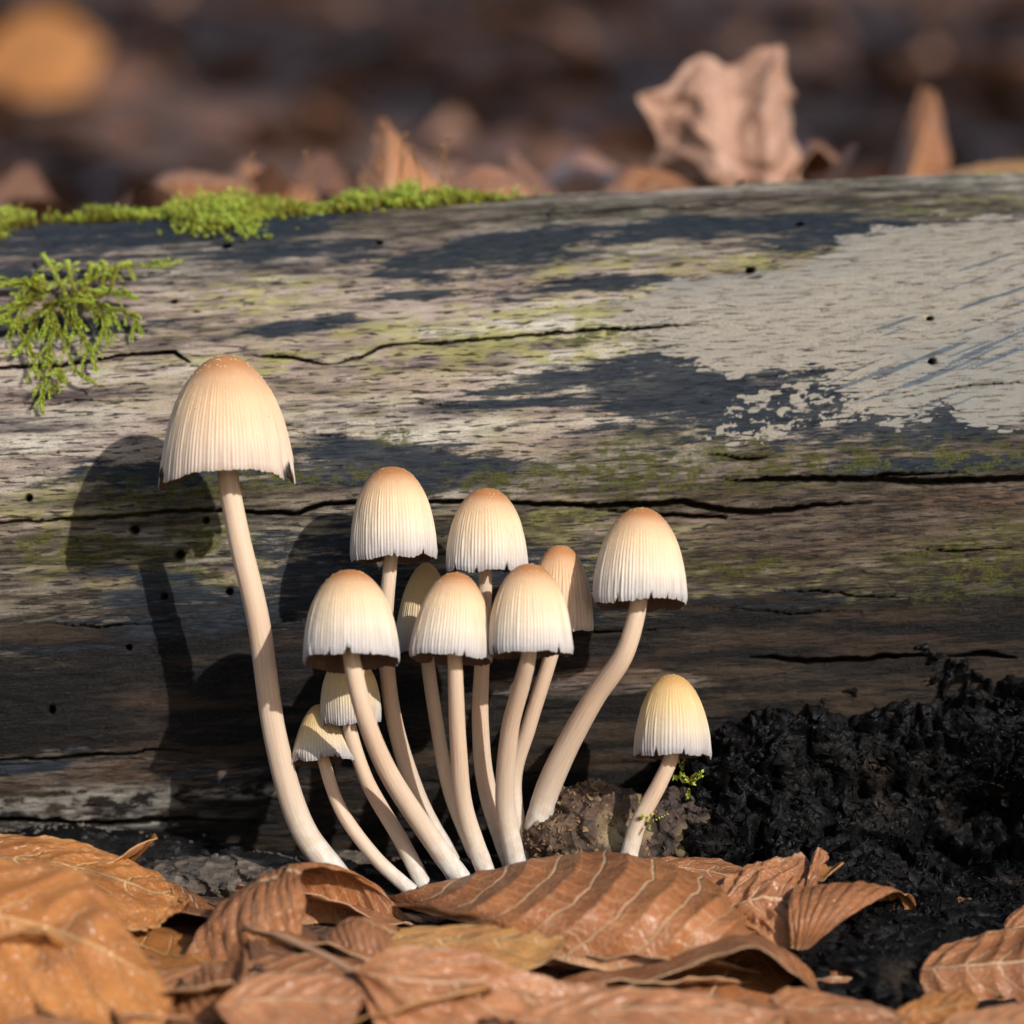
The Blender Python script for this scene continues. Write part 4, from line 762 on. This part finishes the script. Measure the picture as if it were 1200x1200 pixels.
# leaves just behind the log
hero('tall pinkish lobed leaf standing upright behind the log',
     [[(795, 232, 24), (760, 200, 24), (772, 165, 23.5), (742, 112, 23)], [(830, 235, 23.5), (812, 190, 23), (800, 130, 23.2), (780, 102, 23.5)], [(850, 235, 23), (842, 190, 22.6), (826, 120, 22.8), (820, 62, 23.6)], [(870, 235, 23.4), (868, 190, 23), (860, 120, 23.4), (856, 78, 24)],
      [(900, 235, 23), (902, 190, 22.8), (900, 110, 23), (914, 52, 23.6)], [(930, 232, 24), (938, 190, 24), (922, 140, 24.2), (924, 88, 24.4)]], 'rose', nu=70, nvv=70, nv=4, relief=0.12, seed=51, rough=0.10)
hero('pointed orange-brown leaf standing up behind the moss on the log',
     [[(420, 235, 20), (425, 200, 20.2), (438, 165, 20.6)], [(455, 240, 19), (458, 200, 19.4), (455, 165, 20)], [(545, 240, 20), (510, 210, 20), (475, 170, 20.4)]], 'pink', ends=[(470, 250, 19.5), (447, 138, 21)], nu=50, nvv=40, seed=53)
hero('low brown leaf leaning on the pointed leaf behind the moss',
     [[(520, 215, 22), (560, 195, 22), (600, 205, 22)], [(525, 235, 20.6), (570, 222, 20.4), (615, 228, 20.6)], [(530, 250, 19.6), (575, 250, 19.4), (612, 248, 19.6)]], 'pink', ends=[(490, 235, 21), (636, 240, 21)], nu=50, nvv=36, seed=55)
hero('brown leaf with a dark hollow beside the tall pinkish leaf',
     [[(925, 215, 23), (955, 175, 23.4), (985, 195, 23)], [(915, 205, 24.5), (950, 170, 25), (990, 190, 24.6)], [(930, 220, 26), (955, 205, 26.4), (985, 215, 26)]], 'chest', nu=40, nvv=40, seed=57)
hero('flat orange-brown leaf beside the foot of the tall pinkish leaf',
     [[(705, 222, 21), (735, 196, 21.4), (790, 205, 21)], [(700, 235, 20), (740, 220, 20), (800, 222, 20)], [(710, 250, 19), (745, 250, 19), (795, 245, 19)]], 'chest', ends=[(690, 238, 20), (830, 228, 20)], nu=50, nvv=36, seed=59)
hero('dark brown curled leaf behind the thin end of the moss carpet',
     [[(168, 225, 21), (200, 202, 21.4), (260, 205, 21.4), (290, 215, 21)], [(170, 230, 20), (205, 215, 20), (262, 218, 20), (300, 222, 20)], [(180, 245, 19), (210, 246, 19), (260, 246, 19), (300, 242, 19)]], 'chest', nu=50, nvv=36, seed=61)
hero('brown leaf folded upward behind the moss carpet',
     [[(262, 215, 24), (285, 188, 24.4), (320, 205, 24)], [(270, 228, 23), (300, 212, 23), (345, 222, 23)], [(275, 240, 22), (305, 240, 22), (350, 240, 22)]], 'pink', ends=[(240, 230, 23), (400, 228, 23)], nu=40, nvv=30, seed=63)
hero('greyish brown leaf half sunk behind the log, beside the low brown leaf',
     [[(640, 205, 30), (675, 175, 31), (715, 190, 31)], [(640, 225, 28), (680, 205, 28), (725, 215, 28)], [(650, 245, 27), (685, 240, 27), (720, 240, 27)]], 'pink', ends=[(610, 228, 28), (760, 220, 29)], nu=40, nvv=30, seed=65)
hero('brown leaf with an upright edge beyond the hollow leaf behind the log',
     [[(1045, 215, 30), (1065, 140, 31), (1080, 100, 32)], [(1065, 220, 29), (1085, 160, 30), (1098, 112, 31.5)], [(1095, 222, 30), (1112, 190, 30.5), (1102, 130, 32)]], 'chest', nu=40, nvv=30, seed=67)
hero('thin orange leaf lying along the crest of the log near the paint patch',
     [[(1100, 206, 20), (1140, 192, 20.4), (1190, 186, 20.4)], [(1105, 212, 19), (1145, 204, 19), (1195, 198, 19)], [(1115, 222, 18), (1150, 220, 18), (1200, 216, 18)]], 'ochre', ends=[(1075, 214, 19), (1240, 195, 19)], nu=40, nvv=30, seed=69)
hero('bright orange leaf catching the sun far up the slope',
     [[(-5, 40, 172), (45, 12, 173), (90, 25, 173)], [(-5, 75, 170), (45, 60, 170), (100, 62, 170)], [(5, 112, 168), (50, 116, 167), (95, 105, 168)]], 'orange', ends=[(-40, 80, 170), (125, 55, 171)], nu=40, nvv=30, seed=71)

# loose litter: a few leaf shapes, copied
def generic(seed, mat, nu=26, nvv=14, L=6.2, Wd=3.6, fl=1.0):
    r = np.random.RandomState(seed); U, Vv = np.meshgrid(np.linspace(0, 1, nu), np.linspace(-1, 1, nvv), indexing='ij')
    out = np.sin(PI * np.clip(U, 0.004, .996) ** 0.9) ** 0.72 * (1 - 0.25 * U)
    c1 = r.uniform(-1.6, 1.6) * fl; c2 = r.uniform(-2.2, 2.2) * (0.6 + 0.6 * U) * fl; tw = r.uniform(-1, 1) * fl
    y = Vv * out * Wd / 2; a = y / (Wd / 2) * c2 / 2; yy = np.where(np.abs(c2) > .05, np.sin(a) * (Wd / 2) / (c2 / 2 + 1e-6), y); zz = (1 - np.cos(a)) * (Wd / 2) / (c2 / 2 + 1e-6)
    th = (U - .5) * c1; xx = np.sin(th) * L / (c1 + 1e-6) - zz * np.sin(th); z2 = (1 - np.cos(th)) * L / (c1 + 1e-6) + zz * np.cos(th)
    t = (U - .5) * tw; G = np.stack([xx, yy * np.cos(t) - z2 * np.sin(t), yy * np.sin(t) + z2 * np.cos(t)], -1)
    me, b = leaf_mesh(G, U, Vv, mat, seed=seed, relief=0.06, rough=0.08, thick=0.025, base=np.zeros(3), name='litter_leaf')
    return me
LIT = [generic(i, m) for i, m in enumerate(['rust', 'dark', 'rust', 'rust', 'rose', 'dark', 'rust', 'dark', 'rust', 'chest'])]
def litter(n, x0, x1, y0, y1, label, group, zoff, pick=None, ok=None, tilt=.35):
    k = 0
    while k < n:
        x = rnd.uniform(x0, x1); y = rnd.uniform(y0, y1)
        if ok and not ok(x, y): continue
        o = bpy.data.objects.new('litter_leaf', rnd.choice(pick or LIT)); COL.objects.link(o)
        s_ = rnd.uniform(.75, 1.15); o.scale = (s_,) * 3
        o.location = (x * S, y * S, (float(gz(x, y)) + zoff + rnd.uniform(0, (.6 if tilt > .3 else .4))) * S)
        o.rotation_euler = (rnd.gauss(0, tilt), rnd.gauss(0, tilt), rnd.uniform(0, 6.28)); tag(o, label, 'leaf', group); k += 1
litter(220, -60, 60, 62, 290, 'withered beech leaf lying blurred on the slope behind the log', 'litter leaves on the slope behind the log', 0.3, ok=lambda x, y: abs(x) < 12 + (y + 80) * 0.14)
FLAT = [generic(40 + i, m, fl=.25, L=5.2, Wd=3.2) for i, m in enumerate(['chest', 'chest', 'pink', 'dark', 'orange'])]
litter(60, -15, 15, -11, 0.0, 'flat withered beech leaf underneath the heap of leaves before the log', 'litter leaves under the heap', 0.15, pick=FLAT, tilt=.22, ok=lambda x, y: not (x > 5.0 and y > -8.5))
litter(70, -19, 19, -30, -10.5, 'flat withered beech leaf on the open ground in front of the heap', 'litter leaves in front of the heap', 0.0, pick=FLAT, tilt=.12, ok=lambda x, y: True)
# the rest of the litter, too many to count, beyond what the single leaves cover
def litter_mass(n, seed):
    r = np.random.RandomState(seed); Vs, Fs, us, k = [], [], [], 0
    U, Vv = np.meshgrid(np.linspace(0, 1, 5), np.linspace(-1, 1, 3), indexing='ij'); out = np.sin(PI * np.clip(U, .02, .98)) ** .75
    f0 = gridfaces(5, 3)
    for _ in range(n):
        d = r.rand() ** 1.8 * 900; a = r.uniform(0, 2 * PI); x = math.cos(a) * (12 + d); y = math.sin(a) * (12 + d)
        if y > 2 and y < 19 and True: continue
        if -30 < y < 4 and abs(x) < 19: continue
        if -100 < y < -60 and abs(x) < 18: continue
        c1, c2 = r.uniform(-1, 1, 2); p = np.stack([(U - .5) * 6, Vv * out * 1.7, c1 * (U - .5) ** 2 * 5 + c2 * Vv ** 2 * .9 * out], -1)
        al, be, ga = r.normal(0, .35), r.normal(0, .35), r.uniform(0, 6.28)
        p[..., 2] += p[..., 0] * al + p[..., 1] * be
        q = np.stack([p[..., 0] * math.cos(ga) - p[..., 1] * math.sin(ga) + x, p[..., 0] * math.sin(ga) + p[..., 1] * math.cos(ga) + y, p[..., 2] + float(gz(x, y)) + .5], -1)
        Vs.append(q.reshape(-1, 3)); Fs.append(f0 + k); us.append(np.stack([U, Vv, 0 * U], -1).reshape(-1, 3)); k += 15
    o = mk('leaf_litter', np.concatenate(Vs), np.concatenate(Fs), LM['rust'], attrs={'leaf': np.concatenate(us)})
    tag(o, 'brown mass of beech leaf litter covering the forest floor', 'litter', kind='stuff')
litter_mass(12000, 3)

# ------------------------------------------------------------------ moss
def leaflets(P, T, k, r, ln, wd, n_per, seed, spread=0.9):
    """small pointed leaves set around points P with directions T"""
    rs = np.random.RandomState(seed); n = len(P); T = T / (np.linalg.norm(T, axis=1)[:, None] + 1e-9)
    P = np.repeat(P, n_per, 0); T = np.repeat(T, n_per, 0); k = np.repeat(k, n_per); m = len(P)
    rv = rs.randn(m, 3); rv -= (rv * T).sum(1)[:, None] * T; rv /= np.linalg.norm(rv, axis=1)[:, None] + 1e-9
    d = T * (1 - .45 * spread) + rv * spread; d /= np.linalg.norm(d, axis=1)[:, None]; sd = np.cross(d, T); sd /= np.linalg.norm(sd, axis=1)[:, None] + 1e-9
    L = (ln * (0.6 + .8 * rs.rand(m)))[:, None]; w_ = (wd * (0.7 + .6 * rs.rand(m)))[:, None]
    up = np.cross(sd, d)
    V = np.stack([P, P + d * L * .45 + sd * w_, P + d * L + up * L * .22, P + d * L * .45 - sd * w_], 1).reshape(-1, 3)
    i = np.arange(m)[:, None] * 4; F = np.concatenate([i + np.array([[0, 1, 2]]), i + np.array([[0, 2, 3]])])
    kk = np.repeat(np.clip(k + rs.randn(m) * .14, 0, 1), 4); rr = np.repeat(rs.rand(m) ** 2, 4)
    return V, F, kk, rr
def moss_obj(name, parts, base, parent):
    V, F, k, r, off = [], [], [], [], 0
    for v, f, a, b in parts: V.append(v); F.append(f + off); k.append(a); r.append(b); off += len(v)
    return mk(name, np.concatenate(V), np.concatenate(F), M['moss'], base=base, parent=parent, smooth=False, attrs={'k': np.concatenate(k), 'r': np.concatenate(r)})
def on_log(px, py, off): x, t = px2s(px, py); return surf(x, np.array(t), off)
# hanging sprigs
spr = [[(85, 360), (110, 345), (150, 335), (185, 333), (212, 325)], [(80, 360), (70, 345), (60, 330), (52, 315)], [(90, 365), (130, 362), (160, 362)], [(100, 365), (140, 375), (158, 385), (167, 400)], [(100, 370), (118, 385), (125, 400), (128, 418)],
       [(70, 365), (85, 395), (105, 420), (114, 445)], [(75, 370), (95, 405), (112, 432)], [(60, 370), (62, 400), (58, 425), (60, 430)], [(60, 370), (75, 410), (90, 448), (114, 462)], [(55, 410), (60, 440), (52, 470), (51, 488)], [(45, 380), (35, 410), (20, 425)], [(45, 375), (25, 400), (40, 432), (45, 450)],
       [(50, 360), (30, 365), (10, 375), (-8, 385)], [(55, 355), (30, 352), (-6, 354)], [(60, 350), (45, 340), (38, 350), (12, 350)], [(90, 355), (82, 335), (80, 322)], [(100, 352), (108, 335), (106, 325)], [(120, 350), (125, 335), (120, 324)], [(130, 350), (140, 335), (152, 326)],
       [(60, 365), (40, 385), (20, 395), (0, 390)], [(70, 360), (60, 385), (70, 405)], [(85, 362), (88, 385), (96, 405)], [(40, 365), (20, 380), (-10, 400)], [(110, 360), (128, 378), (130, 390)], [(60, 470), (75, 452), (70, 448), (78, 458)], [(30, 360), (45, 345), (50, 335)], [(75, 358), (100, 358), (125, 352)], [(50, 368), (80, 372), (110, 368)]]
mroot = empty('moss_tuft', on_log(80, 365, 0)); tag(mroot, 'hanging tuft of feathery green moss sprigs on the face of the log', 'moss')
mb = np.array(mroot.location) / S
for i, sp_ in enumerate(spr):
    n = len(sp_); offs = np.interp(np.arange(n) / max(n - 1, 1), [0, .5, 1], [.18, .42, .30]) + rnd.uniform(-.08, .15)
    P = catmull(np.array([on_log(q[0], q[1], o_) for q, o_ in zip(sp_, offs)]), 70)
    T_ = np.gradient(P, axis=0); kk = np.linspace(0.30, 0.98, 70)
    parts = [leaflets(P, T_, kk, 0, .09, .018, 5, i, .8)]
    rs = np.random.RandomState(i)
    for b_ in range(6):
        j = rs.randint(10, 60); d = T_[j] / np.linalg.norm(T_[j]); s2 = np.cross(d, [0, 1, 0]) * rs.choice([-1, 1]) + d * .8; s2 /= np.linalg.norm(s2)
        ll = rs.uniform(.15, .38); P2 = P[j] + s2 * np.linspace(0, ll, 12)[:, None] + np.array([0, -.05, -.12]) * (np.linspace(0, 1, 12)[:, None] ** 2)
        parts.append(leaflets(P2, np.gradient(P2, axis=0), np.linspace(.5, 1, 12), 0, .07, .015, 4, i * 9 + b_, .75))
    moss_obj('sprig', parts, mb, mroot)
def carpet(name, spots, label, seed, n, hgt):
    rs = np.random.RandomState(seed); parts = []; b = on_log(spots[0][0], spots[0][1], 0)
    o = empty(name, b); tag(o, label, 'moss')
    wts = np.array([s_[2] * s_[3] for s_ in spots], float); wts /= wts.sum()
    for i in range(n):
        cx_, cy_, rx, ry, t0 = spots[rs.choice(len(spots), p=wts)]; c_ = px2s(cx_, cy_); 
        x = c_[0] + rs.normal(0, .5) * rx / 54; t = t0 + rs.normal(0, .45) * ry / 20
        p0 = surf(x, np.array(t), -.02); h_ = hgt * rs.uniform(.35, 1.3) * (0.25 + 1.5 * vn(x * 1.6, t * .5, seed) ** 1.6)
        if vn(x * 2.3, t * 1.2, seed + 3) < .14: continue 
        d = np.array([rs.normal(0, .6), rs.normal(-.2, .5) - .5 * (t < LR * 1.38), 1.0 - .6 * (t < LR * 1.3)]); d /= np.linalg.norm(d)
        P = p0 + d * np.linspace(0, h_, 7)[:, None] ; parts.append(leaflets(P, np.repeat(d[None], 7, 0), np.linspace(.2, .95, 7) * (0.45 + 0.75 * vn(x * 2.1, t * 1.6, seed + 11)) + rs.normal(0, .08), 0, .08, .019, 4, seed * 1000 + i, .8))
    m = moss_obj('moss_shoots', parts, b, o); m['kind'] = 'stuff'
    return o
tr = LR * math.radians(80)
mc = carpet('moss_carpet', [(330, 236, 130, 14, tr + .2), (280, 240, 60, 26, tr - .5), (460, 232, 130, 12, tr + .3), (150, 242, 90, 5, tr + .2), (540, 236, 50, 6, tr + .2), (300, 262, 14, 12, tr - 1.4)], 'low carpet of bright green moss along the crest of the log', 5, 2600, .30)
carpet('moss_carpet', [(15, 246, 34, 14, tr + .1), (0, 262, 14, 14, tr - .9)], 'small patch of green moss on the crest above the hanging tuft', 6, 260, .32)
carpet('moss_carpet', [(1165, 212, 30, 4, tr + .4)], 'tiny patch of moss on the crest of the log near the paint', 8, 60, .14)
# spore stalks above the carpet
for sx, sy, tx, ty in [(462, 232, 470, 165), (480, 232, 474, 158), (468, 232, 480, 172), (490, 232, 482, 178), (515, 232, 524, 162), (525, 232, 521, 178), (530, 232, 516, 172), (362, 230, 356, 178), (290, 226, 294, 180), (450, 230, 442, 190)]:
    a = W(sx, sy + 6, 10.4); b = W(tx, ty, 10.8 + rnd.uniform(-.5, .5)); m_ = (a + b) / 2 + np.array([rnd.uniform(-.12, .12), 0, 0])
    P = catmull(np.array([a, m_, b, b + np.array([.06, 0, -.03])]), 16); Vt, Ft = tube(P, np.concatenate([np.full(11, .013), [.02, .04, .045, .035, .01]]), 6)
    mk('spore_stalk', Vt, Ft, M['hole'], base=np.array(mc.location) / S, parent=mc)
def tuft(label, pts, seed, n=40, sz=.09):
    rs = np.random.RandomState(seed); parts = []; b = W(*pts[0]); o = empty('moss_tuft', b); tag(o, label, 'moss')
    for i in range(n):
        q = W(*pts[rs.randint(len(pts))]) + rs.randn(3) * .08; d = np.array([rs.normal(.2, .5), -.5, rs.normal(.4, .4)]); P = q + d * np.linspace(0, .22, 6)[:, None]
        parts.append(leaflets(P, np.repeat(d[None], 6, 0), np.linspace(.3, 1, 6), 0, sz, .022, 4, seed * 77 + i, .8))
    moss_obj('moss_shoots', parts, b, o)['kind'] = 'stuff'
tuft('small bright moss tuft on the dark rotten wood under the lone small cap', [(795, 910, 1.2), (806, 914, 1.2)], 3, 12, .07)
tuft('tiny moss scrap clinging to the stem foot of the lone small mushroom', [(754, 962, 0.5), (760, 966, 0.5)], 4, 8, .05)

# ------------------------------------------------------------------ twigs and bits
def twig(label, pts, r0, r1):
    P = catmull(np.array([np.array(p) for p in pts]), 30); Vt, Ft = tube(P, np.linspace(r0, r1, 30) * (1 + .2 * np.sin(np.arange(30) * 1.9)), 8)
    o = mk('twig', Vt, Ft, M['twig'], base=P[0]); tag(o, label, 'twig')
twig('thin dark twig lying on the crest of the log below the tall pinkish leaf', [W(800, 232, 10.5), W(830, 228, 10.5), W(852, 224, 10.5), W(866, 214, 10.4), W(872, 211, 10.4)], .05, .04)
twig('short dark bark splinter standing on the upper face of the log', [on_log(640, 263, .02), on_log(648, 256, .15), on_log(653, 248, .12)], .05, .02)

# ------------------------------------------------------------------ beech trees added out of view on the sunny side to shade the slope
tb = mat_plain('beech_bark', (0.20, 0.19, 0.165), 0.8, 0.2, 0.5, 6)
def tree(label, c, sdist, d0, hgt, seed, lean=0.0):
    rs = np.random.RandomState(seed); x0 = c * math.cos(SUN_AZ) + sdist * math.sin(SUN_AZ); y0 = c * math.sin(SUN_AZ) - sdist * math.cos(SUN_AZ)
    b = np.array([x0, y0, float(gz(x0, y0)) - 12]); o = empty('added_shade_beech', b); tag(o, label, 'tree', 'bare beech trees added on the sunny side to shade the slope')
    hs = np.linspace(0, 1, 26); P = b + np.stack([lean * hs * hgt + 0 * hs, 0 * hs, hs * hgt], -1) + np.stack([np.sin(hs * 4 + seed), np.cos(hs * 3 + seed), 0 * hs], -1) * d0 * .12 * hs[:, None]
    R = d0 / 2 * (1 - .85 * hs ** 1.3) * (1 + .5 * np.exp(-hs * hgt / 30)); Vt, Ft = tube(P, R, 28)
    Vt = P[:, None] + (Vt - P[:, None]) * (1 + .06 * (fbm(np.linspace(0, 8, 28)[None] + 0 * hs[:, None], hs[:, None] * 12 + np.zeros((1, 28)), 3, seed) - .5))[..., None]
    mk('trunk', Vt, Ft, tb, base=b, parent=o)
    Vs, Fs, k = [], [], 0
    for i in range(34):
        h_ = rs.uniform(.45, .98); q = P[int(h_ * 25)]; a = rs.uniform(0, 6.28); L = hgt * .32 * (1.15 - h_) + 40
        d = np.array([math.cos(a), math.sin(a), .8]); e = q + d * L * .5; f = e + np.array([math.cos(a + rs.normal(0, .4)), math.sin(a + rs.normal(0, .4)), rs.uniform(.3, 1.2)]) * L * .5
        cv = catmull(np.array([q, e, f]), 10); v, fc = tube(cv, np.linspace(R[int(h_ * 25)] * .45 + .5, .5, 10), 7); Vs.append(v.reshape(-1, 3)); Fs.append(fc + k); k += 70
        for _ in range(5):
            j0 = rs.randint(3, 10); g0 = cv[j0]; g1 = g0 + rs.randn(3) * L * .16 + np.array([0, 0, L * .1]); v, fc = tube(np.linspace(g0, g1, 4), np.linspace(1.2, .3, 4), 5); Vs.append(v.reshape(-1, 3)); Fs.append(fc + k); k += 20
    mk('crown', np.concatenate(Vs), np.concatenate(Fs), tb, base=b, parent=o)
tree('slender young beech added for shade, with smooth grey bark, nearest to the log', 47, 300, 21, 1000, 1)
tree('stout old beech added for shade, with smooth grey bark, standing beyond the slender one', 103, 420, 50, 2000, 2)
tree('straight grey beech added for shade, standing farthest along the sunny side', 157, 560, 40, 1700, 3)
